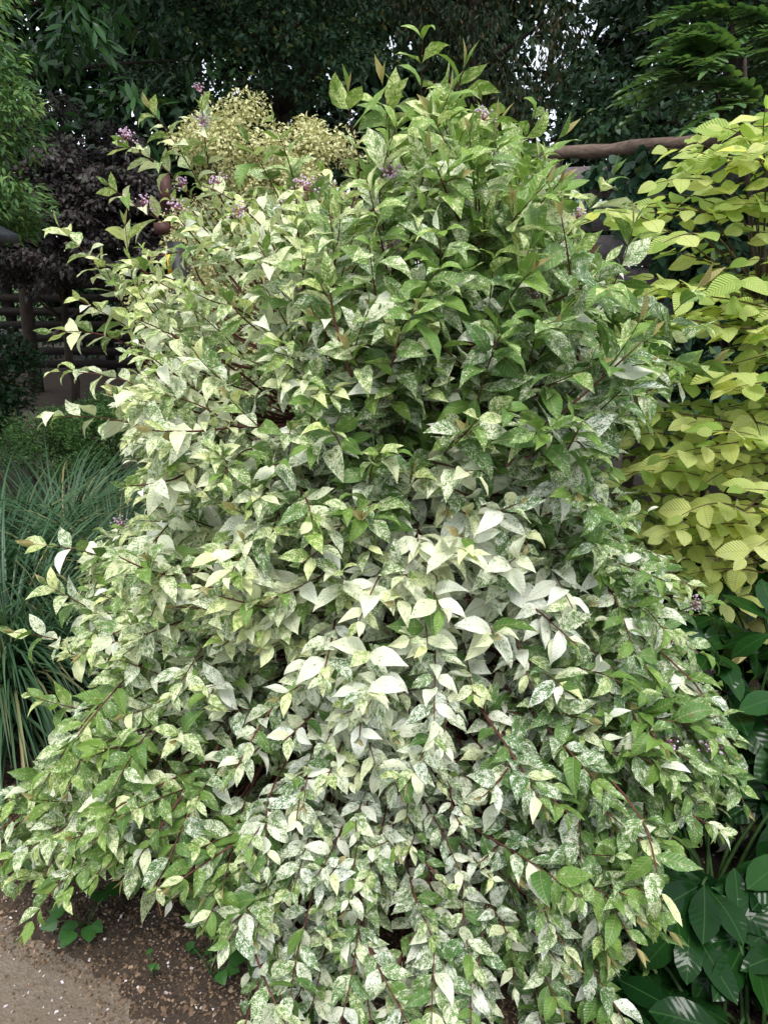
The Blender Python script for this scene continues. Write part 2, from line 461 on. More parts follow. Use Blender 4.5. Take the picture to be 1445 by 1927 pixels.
i = np.arange(ny - 1)[:, None] * nx; j = np.arange(nx - 1)[None]
Q = np.stack([i + j, i + j + 1, i + nx + j + 1, i + nx + j], -1).reshape(-1, 4)
structure('planting_bed', mesh_np('planting_bed', P, [Q], M_SOIL))
# far path curving behind the bed on the left
c0 = np.array([[-14, 7.0], [-6, 7.3], [-3.4, 7.0], [-1.8, 6.4], [-.5, 6.2], [2, 6.1], [5, 6.3]]); wd = np.array([1.5, 1.3, 1.2, 1.1, 1.0, 1, 1])
t = np.linspace(0, len(c0) - 1, 50); cx = np.interp(t, range(len(c0)), c0[:, 0]); cy = np.interp(t, range(len(c0)), c0[:, 1]); ww = np.interp(t, range(len(c0)), wd)
V = np.concatenate([np.c_[cx, cy - ww * .7, 0 * cx + .004], np.c_[cx, cy + ww, 0 * cx + .004]]); k = np.arange(49)
structure('far_path', mesh_np('far_path', V, [np.stack([k, k + 1, k + 51, k + 50], 1)], M_PATH))
g = Bag(); g.add([[-60, 19, .006], [60, 19, .006], [60, 120, .006], [-60, 120, .006]], [[0, 1, 2, 3]])
structure('lawn', g.mesh('lawn', M_LAWN, False))

def debris(name, label, n, size, thick, mat, region, cat, edge=None):
    P = np.stack([rng.uniform(region[0], region[1], n), rng.uniform(region[2], region[3], n), np.zeros(n)], 1)
    if edge is not None:
        d = edge_dist(P); P = P[(d > edge) | (rng.uniform(size=n) < .07)]
    P[:, 2] = np.maximum(bed_z(P), .004) + thick * .4; n = len(P)
    base = np.array([[-1, -.5, 0], [.9, -.6, .1], [1, .5, 0], [-.8, .6, .12], [0, 0, 1.0]]) * [size, size, thick]
    A = rng.normal(size=(n, 3)) * [.5, .5, 0] + [0, 0, 1]
    R = frames(rng.normal(size=(n, 3)) * [1, 1, .25], A)
    S = rng.uniform(.45, 1.5, n)
    V = np.einsum('nij,vj->nvi', R * S[:, None, None], base) + P[:, None]
    f = np.array([[0, 1, 4], [1, 2, 4], [2, 3, 4], [3, 0, 4]])
    Fc = (f[None] + (np.arange(n) * 5)[:, None, None]).reshape(-1, 3)
    T = np.ones((n, 5, 4)); T[:, :, 0] = rng.uniform(size=n)[:, None]; T[:, :, 1] = rng.uniform(size=n)[:, None] ** 3; T[:, :, 2] = 0
    o = link(name, mesh_np(name, V.reshape(-1, 3), [Fc], mat, {'tint': ('FLOAT_COLOR', T.reshape(-1, 4))}, smooth=False))
    o.color = (0, 0, 0, 1); o['kind'] = 'stuff'; o['label'] = label; o['category'] = cat
M_CHIP = mat_simple_leaf('wood_chip', (.05, .034, .022), (.15, .095, .06), (.30, .21, .14), .85, .2, .0)
M_PETAL = mat_simple_leaf('fallen_petal', (.45, .35, .40), (.6, .52, .52), (.7, .66, .62), .7, .2, .1)
debris('bark_chips', 'brown bark chips and crumbs strewn over the soil bed', 20000, .007, .004, M_CHIP, (-2.4, 2.4, .85, 4.6), 'bark chips', -.02)
debris('soil_crumbs', 'fine brown crumbs and grit covering the soil along the path', 34000, .0032, .003, M_CHIP, (-1.5, .6, .95, 2.0), 'soil crumbs', -.05)
debris('fallen_petals', 'tiny pale pink fallen petals sprinkled on the dark soil', 2200, .0035, .0015, M_PETAL, (-1.4, 1.0, .9, 1.9), 'petals', -.25)

# ------------------------------------------------------------------ the variegated shrub
SILH = [(800, 150), (880, 180), (950, 250), (1040, 310), (1060, 370), (1085, 440), (1160, 510), (1240, 590), (1290, 660), (1245, 750),
        (1185, 850), (1225, 950), (1285, 1060), (1335, 1150), (1365, 1260), (1385, 1380), (1400, 1480), (1410, 1540), (1320, 1590), (1235, 1610), (1225, 1650),
        (1270, 1740), (1250, 1830), (1220, 2000), (455, 2000), (440, 1860), (405, 1785), (330, 1725), (230, 1690), (130, 1715), (60, 1765), (-20, 1770), (-140, 1720), (-100, 1560), (50, 1490),
        (130, 1420), (150, 1330), (110, 1270), (110, 1180), (150, 1110), (160, 1020), (240, 950), (240, 880), (240, 830), (200, 760), (220, 700),
        (220, 620), (230, 560), (220, 510), (265, 470), (310, 440), (310, 390), (300, 340), (330, 310), (380, 310), (440, 370), (560, 350), (630, 290), (650, 250), (710, 240), (770, 210)]
FIELD = np.array([  # px, py, whiteness, yellowness, leaf length in metres
    (790, 120, .42, .70, .14), (650, 200, .45, .80, .135), (500, 330, .60, .65, .10), (350, 330, .68, .6, .08), (200, 500, .68, .6, .09), (1000, 330, .43, .5, .14), (700, 400, .47, .5, .11),
    (800, 550, .42, .30, .125), (1000, 700, .37, .15, .14), (1250, 600, .41, .25, .14), (500, 650, .62, .4, .10), (200, 750, .66, .4, .10),
    (700, 880, .44, .2, .12), (400, 950, .62, .4, .10), (850, 1000, .82, .2, .12), (500, 1150, .72, .45, .11), (850, 1180, .88, .25, .13),
    (1000, 1150, .80, .1, .12), (1200, 1050, .42, .2, .09), (1200, 1350, .37, .2, .125), (200, 1150, .62, .4, .10), (150, 1450, .44, .5, .12),
    (450, 1400, .58, .2, .10), (700, 1400, .80, .1, .11), (900, 1380, .58, .05, .09), (600, 1550, .66, .05, .09), (850, 1600, .68, .05, .075),
    (1100, 1600, .42, .15, .115), (300, 1650, .40, .3, .10), (700, 1800, .58, .1, .10), (1000, 1800, .50, .08, .10), (1200, 1720, .40, .25, .115)])
def field(px):
    d2 = ((px[:, None, :] - FIELD[None, :, :2]) ** 2).sum(-1) + 40 ** 2
    wgt = d2 ** -1.6; wgt /= wgt.sum(1, keepdims=True)
    r = (wgt @ FIELD[:, 2:]) * [1.12, .95, .77] - [.155, 0, 0]
    r[:, 2] *= np.interp(px[:, 1], [0, 900, 1200, 1600], [1, 1, .93, .84])
    return r
SB = np.array([0.03, 2.42, 0.0])              # where the stems rise
PZ = [0.0, .12, .35, .65, 1.0, 1.35, 1.65, 1.9, 2.1, 2.28]
PR = [.86, 1.0, 1.12, 1.15, 1.14, 1.08, .95, .74, .48, .08]
def envelope(th, z):
    """point on the crown surface: th = 0 faces the camera"""
    r = np.interp(z, PZ, PR)
    front = np.clip(np.cos(th), 0, 1)
    low = np.clip((1.0 - z) / .9, 0, 1)
    r = r * (1 + .34 * front ** .4 * low)
    d = np.stack([np.sin(th), -np.cos(th), 0 * th], -1)
    P = SB + d * r[:, None]; P[:, 2] = z
    bump = .09 * np.clip(np.sin(th), 0, 1) * low + .05 * np.clip(-np.sin(th), 0, 1) * low + vnoise(P, 1.9, 21) * .065 + vnoise(P, 4.5, 22) * .055 + .07 * np.clip(np.sin(th), 0, 1)
    return P + d * bump[:, None], d
shrub = thing('variegated_shrub', 'large rounded shrub with white speckled green pointed leaves filling the middle', 'shrub', SB)
n = 7000
z = rng.uniform(.02, 2.28, n); th = rng.uniform(-math.pi, math.pi, n)
acc = rng.uniform(size=n) < (np.interp(z, PZ, PR) / 1.15 * .55 + .15 + .30 * np.clip((1.1 - z) / .8, 0, 1) * (np.cos(th) > -.1)) * np.where(np.abs(th) < 1.9, 1, .45)
z, th = z[acc], th[acc]
P, D = envelope(th, z)
# depth layers: outer shell plus shoots further in
inset = np.where(rng.uniform(size=len(P)) < .62, rng.uniform(-.06, .08, len(P)), rng.uniform(.08, .38, len(P)))
P = P - D * inset[:, None] * np.clip(np.interp(z, PZ, PR) * 1.2, .2, 1)[:, None]
slope = np.clip((P[:, 2] - 1.1) / 1.1, -.6, 1)
G = unit(D * (1 - .5 * np.clip(slope, 0, 1))[:, None] + np.array([0, 0, 1])[None] * (.25 + .75 * slope)[:, None] + rng.normal(size=P.shape) * .28)
px, dep = project(P)
ok = in_poly(px, SILH)
ok &= ~((np.hypot(px[:, 0] - 330, px[:, 1] - 485) < 55))
# airier at the upper left, and hollows between the leafy shelves
ok &= ~((px[:, 0] < 440) & (px[:, 1] < 720) & (rng.uniform(size=len(px)) < .42))
for (hx, hy, hr) in ((900, 1325, 100), (470, 1375, 65), (1180, 1560, 55), (560, 1030, 45), (330, 1205, 40), (690, 800, 60), (810, 790, 60), (1010, 1245, 50), (430, 1560, 40)):
    ok &= ~((np.hypot(px[:, 0] - hx, px[:, 1] - hy) < hr) & (inset < .1) & (rng.uniform(size=len(px)) < .8))
P, G, px, inset = P[ok], G[ok], px[ok], inset[ok]
P, G, px, inset = P[:2250], G[:2250], px[:2250], inset[:2250]
# single shoots that break the outline, from their tips in the photograph: tip px, root px, depth in metres, leaf length
SPIKES = [(795, 75, 800, 260, 2.30, .13), (872, 130, 850, 300, 2.25, .14), (655, 175, 690, 330, 2.2, .13), (720, 160, 740, 330, 2.3, .13), (745, 165, 765, 330, 2.3, .13),
          (905, 190, 900, 340, 2.3, .12), (1050, 262, 990, 380, 2.2, .15), (1000, 225, 970, 360, 2.3, .12), (930, 250, 905, 400, 2.15, .14), (850, 215, 850, 360, 2.15, .14),
          (283, 205, 395, 380, 2.35, .09), (380, 190, 395, 340, 2.35, .08), (225, 270, 350, 350, 2.35, .09), (205, 350, 330, 430, 2.3, .09), (470, 270, 540, 400, 2.25, .10), (515, 230, 560, 380, 2.25, .10),
          (115, 430, 255, 600, 2.2, .10), (236, 425, 258, 580, 2.2, .10), (192, 490, 250, 620, 2.2, .08), (100, 625, 260, 650, 2.15, .10), (150, 565, 280, 640, 2.2, .09),
          (115, 700, 300, 745, 2.1, .10), (95, 785, 300, 810, 2.05, .10), (70, 1025, 260, 1070, 1.9, .10), (90, 1100, 250, 1180, 1.85, .10), (30, 1190, 200, 1230, 1.8, .10), (60, 1310, 200, 1340, 1.75, .09),
          (1190, 430, 1130, 590, 2.15, .14), (1310, 545, 1180, 680, 2.1, .15), (1300, 620, 1190, 720, 2.05, .15), (1150, 330, 1060, 470, 2.2, .14), (1340, 680, 1220, 730, 2.1, .13),
          (1340, 1130, 1200, 1180, 1.9, .10), (1370, 1250, 1220, 1290, 1.85, .10), (1380, 1350, 1230, 1330, 1.8, .11), (1400, 1555, 1240, 1540, 1.7, .10), (1270, 1690, 1150, 1740, 1.55, .08),
          (1130, 860, 1040, 940, 1.75, .12), (120, 1480, 300, 1440, 1.65, .12), (60, 1600, 240, 1570, 1.6, .11), (300, 1700, 260, 1570, 1.5, .13), (630, 1790, 560, 1640, 1.35, .12), (430, 1760, 560, 1740, 1.4, .09), (215, 1790, 290, 1650, 1.45, .09),
          (610, 1365, 690, 1270, 1.42, .12), (540, 870, 560, 960, 1.6, .12), (880, 1010, 840, 1090, 1.5, .12), (960, 1080, 930, 1180, 1.42, .14), (760, 1160, 730, 1260, 1.4, .13), (690, 970, 720, 900, 1.55, .14)]
# main stems
stems = []
for k in range(15):
    a = k / 15 * 6.283 + rng.uniform(-.2, .2)
    top = SB + np.array([math.sin(a), -math.cos(a), 0]) * rng.uniform(.25, .75) + [0, 0, rng.uniform(1.2, 1.75)]
    b = SB + np.array([math.sin(a), -math.cos(a), 0]) * .07
    pth = curve(b, top, np.array([math.sin(a), -math.cos(a), 0]) * rng.uniform(-.12, .1) + [0, 0, .1], 12)
    pth += np.cumsum(rng.normal(size=pth.shape) * .008, 0) * np.linspace(0, 1, 12)[:, None]
    stems.append(pth)
    bg_ = Bag(); bg_.tube(pth, np.linspace(.017, .007, 12), 7)
    link('stem', bg_.mesh('stem', M_STEM, off=SB), shrub)
SP = np.concatenate([s[3:] for s in stems])
LV = Leaves(B_VAR); LY = Leaves(B_YNG)
twigs = Bag(); branches = []; clusters = []; tips = []
def shoot(tip, g, L, leaf, sc_w, sc_y, outer, root=None, first=1.0):
    """a leafy shoot ending at tip and growing along g; opposite leaf pairs"""
    if root is None: root = tip - g * L + np.array([0, 0, -.06 * L])
    pth = curve(root, tip, np.array([0, 0, 1]) * L * rng.uniform(-.02, .10) + rng.normal(size=3) * .02, 9)
    # carry it back to the closest main stem, entering from below
    d = np.linalg.norm((SP - root) * [1, 1, 1.3] + np.array([0, 0, .2]), axis=1); q = SP[d.argmin()]
    back = curve(q, root, np.array([0, 0, -.05]) + unit(root - q) * .05, 5)
    full = np.concatenate([back[:-1], pth])
    for _ in range(4): full[1:8] = (full[0:7] + full[1:8] * 2 + full[2:9]) / 4
    if outer and len(branches) < 220:
        b_ = Bag(); b_.tube(full, np.linspace(.0046, .0013, len(full)), 5); par = link('branch', b_.mesh('branch', M_TWIG, off=SB), shrub); branches.append(par)
    else: par = None; twigs.tube(full, np.linspace(.0036, .0011, len(full)), 3, False)
    seg = np.linalg.norm(np.diff(pth, axis=0), axis=1).sum()
    sp = max(.030, leaf * .40); k = max(3, int(seg / sp)); ang0 = rng.uniform(0, 3.14)
    for m in range(k):
        u = 1 - m / k * .92; f = u * 8; i0 = min(int(f), 7); p = pth[i0] + (pth[i0 + 1] - pth[i0]) * (f - i0)
        T = unit(pth[i0 + 1] - pth[i0])
        if m == 0:
            if rng.uniform() < .5 and outer:
                for s_ in (-1, 1):
                    sd_ = unit(np.cross(T, [0.3, .2, 1]))
                    LY.add(p, unit(T + s_ * sd_ * .3 + [0, 0, .15]), sd_ * s_ * -1 + T * .1, leaf * rng.uniform(.38, .62), (sc_w * .6, sc_y, 1.0 if rng.uniform() < .42 else .3), par=par)
                continue
            size = leaf * .55
        else: size = leaf * (.8 if m == 1 else rng.uniform(.85, 1.15))
        side = unit(np.cross(T, [0, 0, 1]) + 1e-4)
        upn = np.cross(side, T)
        a = ang0 + (m % 2) * 1.57 + rng.uniform(-.25, .25)
        for s_ in (0, math.pi):
            if rng.uniform() < .08: continue
            rad = side * math.cos(a + s_) + upn * math.sin(a + s_) * .55
            fwd = rng.uniform(.35, .8) if m > 1 else rng.uniform(.7, 1.3)
            X = unit(rad + T * fwd + np.array([0, 0, rng.uniform(-.40, .05)]))
            out = unit((p - SB) * [1, 1, 0] + 1e-6)
            Nn = np.array([0, 0, .85]) + out * .45 + rng.normal(size=3) * .26
            wv = np.clip(sc_w + rng.normal() * .16, 0, 1.05); yv = np.clip(sc_y + rng.normal() * .15 + (.40 if m < 2 else .05), 0, 1)
            if rng.uniform() < .025 + .10 * max(0, sc_w - .55): wv = rng.uniform(.85, 1.08); yv = rng.uniform(0, .35)
            if rng.uniform() < .035: wv = rng.uniform(.08, .2)
            LV.add(p, X, Nn, size * rng.uniform(.85, 1.12), (wv, yv, .3), par=par)
        if outer and 1 < m < 5 and rng.uniform() < .022: clusters.append((p, unit(upn * .8 + rad * .5)))
fl = field(px)
for k in range(len(P)):
    w_, y_, l_ = fl[k]
    shoot(P[k], G[k], rng.uniform(.22, .40) * (.6 + l_ * 3.6), l_, w_, y_, inset[k] < .08)
for (tx, ty, rx, ry, y_, l_) in SPIKES:
    tip, root = at_y(tx, ty, y_), at_y(rx, ry, y_ + .12)
    f_ = field(np.array([[tx, ty]], float))[0]
    shoot(tip, unit(tip - root), .3, l_, f_[0], f_[1], True, root)
o = link('twigs', twigs.mesh('twigs', M_TWIG, off=SB), shrub); o['kind'] = 'stuff'
LV.pack(); LY.pack()
m_ = LV.P[:, 2] > .05; LV.keep(m_)
print('shrub leaves', len(LV.i), 'young', len(LY.i), 'clusters', len(clusters))
LV.build(shrub, M_VAR, 300, lod=True)
LY.build(shrub, M_VAR, 70, 'young_leaf', 'young_foliage')
# flower clusters
def cluster_mesh():
    V, Fc, mi = [], [], []; nb = 0
    r_ = rng
    def oct_(c, r):
        nonlocal nb
        V.append(np.array([[1, 0, 0], [-1, 0, 0], [0, 1, 0], [0, -1, 0], [0, 0, 1], [0, 0, -1]]) * r + c)
        Fc.append(np.array([[0, 2, 4], [2, 1, 4], [1, 3, 4], [3, 0, 4], [2, 0, 5], [1, 2, 5], [3, 1, 5], [0, 3, 5]]) + nb); nb += 6; mi.extend([0] * 8)
    def stalk(a, b, r):
        nonlocal nb
        s = unit(np.cross(b - a, [.3, .5, .8])) * r; s2 = unit(np.cross(b - a, s)) * r
        V.append(np.array([a + s, a - s * .5 + s2, a - s * .5 - s2, b])); Fc.append(np.array([[0, 1, 3], [1, 2, 3], [2, 0, 3]]) + nb); nb += 4; mi.extend([1] * 3)
    for k in range(26):
        d = unit(r_.normal(size=3) * [1, 1, .45] + [0, 0, .9]); e = d * r_.uniform(.014, .027)
        stalk(np.zeros(3), e, .0009); oct_(e, r_.uniform(.0020, .0036))
    return mesh_np('flower_cluster', np.concatenate(V), [np.concatenate(Fc)], mats=[M_FLOWER, M_STALK], mi=mi)
CM = [cluster_mesh() for _ in range(4)]
FL = [(275, 310), (245, 320), (300, 395), (385, 290), (395, 215), (440, 330), (475, 385), (540, 385), (670, 320), (360, 370), (735, 375), (770, 365), (580, 415), (305, 430), (930, 225), (1065, 455), (1030, 625), (1000, 545), (890, 580), (680, 560), (775, 365),
      (300, 1005), (210, 1025), (345, 1095), (285, 1105), (300, 1380), (290, 1365), (480, 1090), (655, 800), (1245, 1205), (1360, 1240), (1330, 1165), (1310, 1410), (1250, 1400), (720, 500), (560, 540), (490, 545)]
for p, d in clusters[:14]:
    R = frames(unit(np.cross(d, [.1, 1, .2])), d); M = np.eye(4); M[:3, :3] = R * .8; M[:3, 3] = p - SB
    link('flower_cluster', CM[rng.integers(4)], shrub, mat4=Matrix(M.tolist()))
LC = LV.P; lpx, ldep = project(LC)
for fx, fy in FL:
    dd = np.hypot(lpx[:, 0] - fx, lpx[:, 1] - fy); near = np.where(dd < 45)[0]
    if not len(near): continue
    q = near[np.argsort(ldep[near])[len(near) // 8]]
    p = LC[q] + np.array([0, -.025, .02])
    d = unit(np.array([rng.normal() * .4, -.7, .8])); R = frames(unit(np.cross(d, [.1, 1, .2])), d); M = np.eye(4); M[:3, :3] = R * rng.uniform(.9, 1.25); M[:3, 3] = p - SB
    link('flower_cluster', CM[rng.integers(4)], shrub, mat4=Matrix(M.tolist()))

# ------------------------------------------------------------------ golden shrub on the right
GB = np.array([2.05, 2.95, 0.0])
gold = thing('golden_shrub', 'golden yellow shrub with rounded ribbed leaves in flat sprays beside the fence', 'shrub', GB)
GPOLY = [(1120, 385), (1230, 350), (1250, 280), (1330, 250), (1440, 190), (1640, 120), (1900, 300), (1900, 1350), (1420, 1215), (1330, 1130), (1200, 1060), (1120, 920), (1120, 740), (1170, 560), (1250, 480)]
LG = Leaves(B_GOLD); gtw = Bag(); gst = []
for k in range(11):
    a = rng.uniform(-1.9, .9); top = GB + np.array([math.sin(a) * rng.uniform(.2, .75), -math.cos(a) * rng.uniform(.1, .5), rng.uniform(1.0, 1.95)])
    pth = curve(GB + rng.normal(size=3) * [.06, .06, 0], top, rng.normal(size=3) * .08 + [0, 0, .12], 12); gst.append(pth)
    b_ = Bag(); b_.tube(pth, np.linspace(.014, .005, 12), 6); link('stem', b_.mesh('stem', M_GTWIG, off=GB), gold)
GSP = np.concatenate([s[2:] for s in gst]); ngb = 0
def spray(tip, root, leaf, yel, part):
    global ngb
    pth = curve(root, tip, np.array([0, 0, .05]) + rng.normal(size=3) * .02, 9)
    q = GSP[np.linalg.norm((GSP - root) + np.array([0, 0, .15]), axis=1).argmin()]
    full = np.concatenate([curve(q, root, np.array([0, 0, .03]), 5)[:-1], pth])
    if part and ngb < 60:
        b_ = Bag(); b_.tube(full, np.linspace(.005, .0012, len(full)), 5); par = link('branch', b_.mesh('branch', M_GTWIG, off=GB), gold); ngb += 1
    else: par = None; gtw.tube(full, np.linspace(.004, .0010, len(full)), 4, False)
    seg = np.linalg.norm(np.diff(pth, axis=0), axis=1).sum(); k = max(3, int(seg / (leaf * .46)))
    for m in range(k):
        u = 1 - m / k * .95; f = u * 8; i0 = min(int(f), 7); p = pth[i0] + (pth[i0 + 1] - pth[i0]) * (f - i0)
        T = unit(pth[i0 + 1] - pth[i0]); side = unit(np.cross(T, [0, 0, 1])) * (1 if m % 2 else -1)
        X = unit(side + T * rng.uniform(.5, .9) + [0, 0, rng.uniform(-.6, .05)]) if m else unit(T + [0, 0, -.15])
        Nn = np.array([rng.normal() * .4, -.62 + rng.normal() * .4, .95])
        yv = np.clip(yel + rng.normal() * .3, 0, 1)
        LG.add(p, X, Nn, leaf * (rng.uniform(.55, .7) if m == 0 else rng.uniform(.8, 1.15)), (0, yv, .3), par=par)
gpts = []
while len(gpts) < 225:
    q = np.array([[rng.uniform(1100, 1620), rng.uniform(150, 1300)]])
    if in_poly(q, GPOLY)[0] and rng.uniform() < (1.0 if q[0, 1] > 850 or q[0, 0] > 1500 else .72): gpts.append(q[0])
for qx, qy in gpts:
    lay = rng.uniform() ** .8
    y_ = 2.25 + lay * .8 + (.12 if qy < 500 else 0)
    tip = at_y(qx, qy, y_)
    if tip[2] < .25: continue
    d = unit(np.array([tip[0] - GB[0] - .35, (tip[1] - GB[1]) * .9, .12 + rng.normal() * .12]) + rng.normal(size=3) * [.45, .3, .05])
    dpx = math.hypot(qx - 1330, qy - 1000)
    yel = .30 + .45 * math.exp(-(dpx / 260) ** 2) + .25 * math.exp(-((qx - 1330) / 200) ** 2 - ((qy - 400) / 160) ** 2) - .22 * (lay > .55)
    spray(tip, tip - d * rng.uniform(.28, .48), rng.uniform(.085, .12), yel, lay < .45)
GSPK = [(1185, 930, 1330, 940, 2.5, .5), (1215, 1000, 1360, 1010, 2.5, .8), (1255, 1070, 1390, 1060, 2.45, .8), (1290, 1120, 1420, 1090, 2.4, .7), (1230, 1040, 1380, 1000, 2.6, .6), (1200, 880, 1360, 870, 2.6, .4), (1300, 1010, 1430, 1000, 2.4, .9), (1330, 1160, 1450, 1120, 2.35, .6), (1105, 400, 1400, 420, 2.6, .6), (1235, 345, 1420, 400, 2.65, .7), (1255, 280, 1400, 330, 2.7, .6), (1310, 268, 1420, 330, 2.65, .5), (1360, 240, 1440, 330, 2.6, .5), (1440, 205, 1440, 330, 2.55, .5), (1400, 280, 1470, 370, 2.5, .8),
        (1210, 470, 1380, 520, 2.75, .5), (1210, 520, 1400, 600, 2.7, .45), (1170, 890, 1330, 900, 2.4, .4), (1420, 1290, 1470, 1160, 2.3, .2), (1350, 700, 1470, 740, 2.3, .45), (1340, 810, 1470, 850, 2.25, .5), (1400, 1050, 1500, 1000, 2.2, .75), (1400, 920, 1500, 950, 2.2, .5)]
for tx, ty, rx, ry, y_, yl in GSPK: spray(at_y(tx, ty, y_), at_y(rx, ry, y_ + .15), .105, yl, True)
o = link('twigs', gtw.mesh('twigs', M_GTWIG, off=GB), gold); o['kind'] = 'stuff'
LG.pack()
# keep the golden sprays behind the speckled shrub's own surface
lp, _ = project(LG.P); LG.keep((LG.P[:, 2] > .1) & ~((LG.P[:, 0] < .95) & (LG.P[:, 1] < 2.2)))
print('gold leaves', len(LG.i))
LG.build(gold, M_GOLD, 300, lod=True)

# ------------------------------------------------------------------ glossy dark perennials at the lower right
M_PEO = mat_simple_leaf('glossy_dark_leaf', (.005, .022, .006), (.012, .046, .009), (.04, .12, .025), .16, .13, .08, (1.0, 1.3, .5), (.04, .10, .025), 0, 3.0)
M_PETI = mat_plain('green_stalk', (.035, .075, .02), .5, .3)
def peony(label, base, specs):
    base = np.array(base); root = thing('glossy_perennial', label, 'plant', base, 'glossy dark plants beside the speckled shrub')
    L = Leaves(B_PEO)
    for (hx, hy, leaf) in specs:
        hub = np.array(hx); b_ = Bag()
        pth = curve(base + rng.normal(size=3) * [.03, .03, 0], hub, np.array([0, 0, .12]), 8)
        b_.tube(pth, np.linspace(.006, .0035, 8), 5); par = link('compound_leaf', b_.mesh('compound_leaf', M_PETI, off=base), root)
        out = unit((hub - base) * [1, 1, .3] + 1e-5); sd_ = unit(np.cross(out, [0, 0, 1]))
        k = 8; a0 = rng.uniform(-.2, .2)
        for m in range(k):
            a = a0 + (m - (k - 1) / 2) * .62
            d = out * math.cos(a) + sd_ * math.sin(a)
            X = unit(d + np.array([0, 0, rng.uniform(-.75, -.1)]))
            Nn = np.array([0, -.25, .9]) + rng.normal(size=3) * .22
            L.add(hub + d * .02 + [0, 0, rng.normal() * .008], X, Nn, leaf * rng.uniform(.8, 1.12), (rng.uniform(0, 1), max(0, rng.normal() * .15 - .05), .3), par=par)
    L.pack(); m2 = L.P[:, 2] + L.R[:, 2, 0] * L.L > -.0; L.keep(m2)
    L.build(root, M_PEO, 150, 'leaflet', 'leaflets')
def hubs(base, n, r, h, leaf):
    out = []
    for k in range(n):
        a = 6.283 * k / n + rng.uniform(-.4, .4); q = rng.uniform(.35, 1)
        out.append((np.array(base) + [math.sin(a) * r * q, -math.cos(a) * r * q, h * (1.08 - .45 * q) * rng.uniform(.8, 1.1)], 0, leaf * rng.uniform(.85, 1.1)))
    return out
for bx, by, n_, r_, h_, lf, lab in ((.86, 1.48, 24, .30, .40, .16, 'glossy dark green leafy clump tucked under the speckled branch tips'),
                                    (1.12, 1.90, 26, .36, .58, .165, 'taller glossy dark green clump beneath the lowest golden leaves'),
                                    (1.32, 1.45, 22, .32, .50, .15, 'glossy dark green clump farthest from the speckled shrub'),
                                    (.74, 1.10, 20, .26, .25, .15, 'low glossy dark green clump spreading over the front edge of the bed'),
                                    (1.12, 1.14, 20, .26, .34, .15, 'glossy dark green clump at the outer corner of the bed'),
                                    (1.45, 2.35, 20, .36, .66, .15, 'glossy dark green clump right at the foot of the golden shrub')):
    b = (bx, by, 0.02); peony(lab, b, hubs(b, n_, r_, h_, lf))

# ------------------------------------------------------------------ grass clumps at the left
M_GRASS = mat_simple_leaf('grass_blade', (.026, .075, .034), (.065, .135, .06), (.30, .26, .12), .42, .4, .18, (1.1, 1.3, .8))
def blade(L, a, lean, droop, w_, base):
    n_ = 8; t = np.linspace(0, 1, n_); ang = lean + droop * t ** 1.4
    s = np.cumsum(np.r_[0, np.full(n_ - 1, L / (n_ - 1))]); dx = np.r_[0, np.cumsum(np.sin(ang[:-1]) * L / (n_ - 1))]; dz = np.r_[0, np.cumsum(np.cos(ang[:-1]) * L / (n_ - 1))]
    d = np.array([math.cos(a), math.sin(a), 0]); sd_ = np.array([-d[1], d[0], 0])
    c = base + d * dx[:, None] + np.array([0, 0, 1]) * dz[:, None]; wd_ = w_ * np.interp(t, [0, .25, .7, 1], [.6, 1, .75, .02])
    nrm = d * -np.cos(ang)[:, None] + np.array([0, 0, 1]) * np.sin(ang)[:, None]
    V = np.stack([c - sd_ * wd_[:, None] + nrm * wd_[:, None] * .4, c, c + sd_ * wd_[:, None] + nrm * wd_[:, None] * .4], 1).reshape(-1, 3)
    i = np.arange(n_ - 1)[:, None] * 3; j = np.arange(2)[None]
    return V, np.stack([i + j, i + j + 1, i + 4 + j, i + 3 + j], -1).reshape(-1, 4)
def grass(label, base, n_, rad, Lr, nparts):
    base = np.array(base, float); root = thing('grass_clump', label, 'grass', base)
    Vs, Fs, Ts, k0 = [], [], [], 0
    for k in range(n_):
        a = rng.uniform(0, 6.283); q = rng.uniform() ** .6; b = np.array([math.cos(a), math.sin(a), 0]) * rad * q
        a2 = a + rng.normal() * .5; L = rng.uniform(*Lr)
        V, Q = blade(L, a2, .22 + .65 * q * rng.uniform(.4, 1.4), rng.uniform(1.0, 2.9), rng.uniform(.0036, .0075), b)
        V[:, 2] = np.maximum(V[:, 2], .01)
        T = (rng.uniform(), rng.uniform(.5, 1) if rng.uniform() < .05 else max(0, rng.normal() * .08), .3)
        if k < nparts:
            o = link('blade', mesh_np('blade', V, [Q], M_GRASS), root); o.color = (*T, 1)
        else:
            Vs.append(V); Fs.append(Q + k0); k0 += len(V); Ts.append(np.broadcast_to([*T, 1], (len(V), 4)))
    o = link('blades', mesh_np('blades', np.concatenate(Vs), [np.concatenate(Fs)], M_GRASS, {'tint': ('FLOAT_COLOR', np.concatenate(Ts))}), root)
    o.color = (0, 0, 0, 1); o['kind'] = 'stuff'
grass('blue green grass clump arching over the mulch in front of its neighbours', (-1.42, 2.45, .02), 1700, .16, (.6, 1.05), 140)
grass('blue green grass clump in the middle of the row, behind another', (-1.75, 3.05, .02), 1600, .17, (.65, 1.1), 100)
grass('blue green grass clump at the far end, next to the feathery mound', (-1.75, 3.75, .02), 1000, .17, (.65, 1.05), 70)
grass('dense blue green grass clump close beside the speckled shrub', (-1.22, 3.1, .02), 1000, .16, (.6, 1.05), 70)

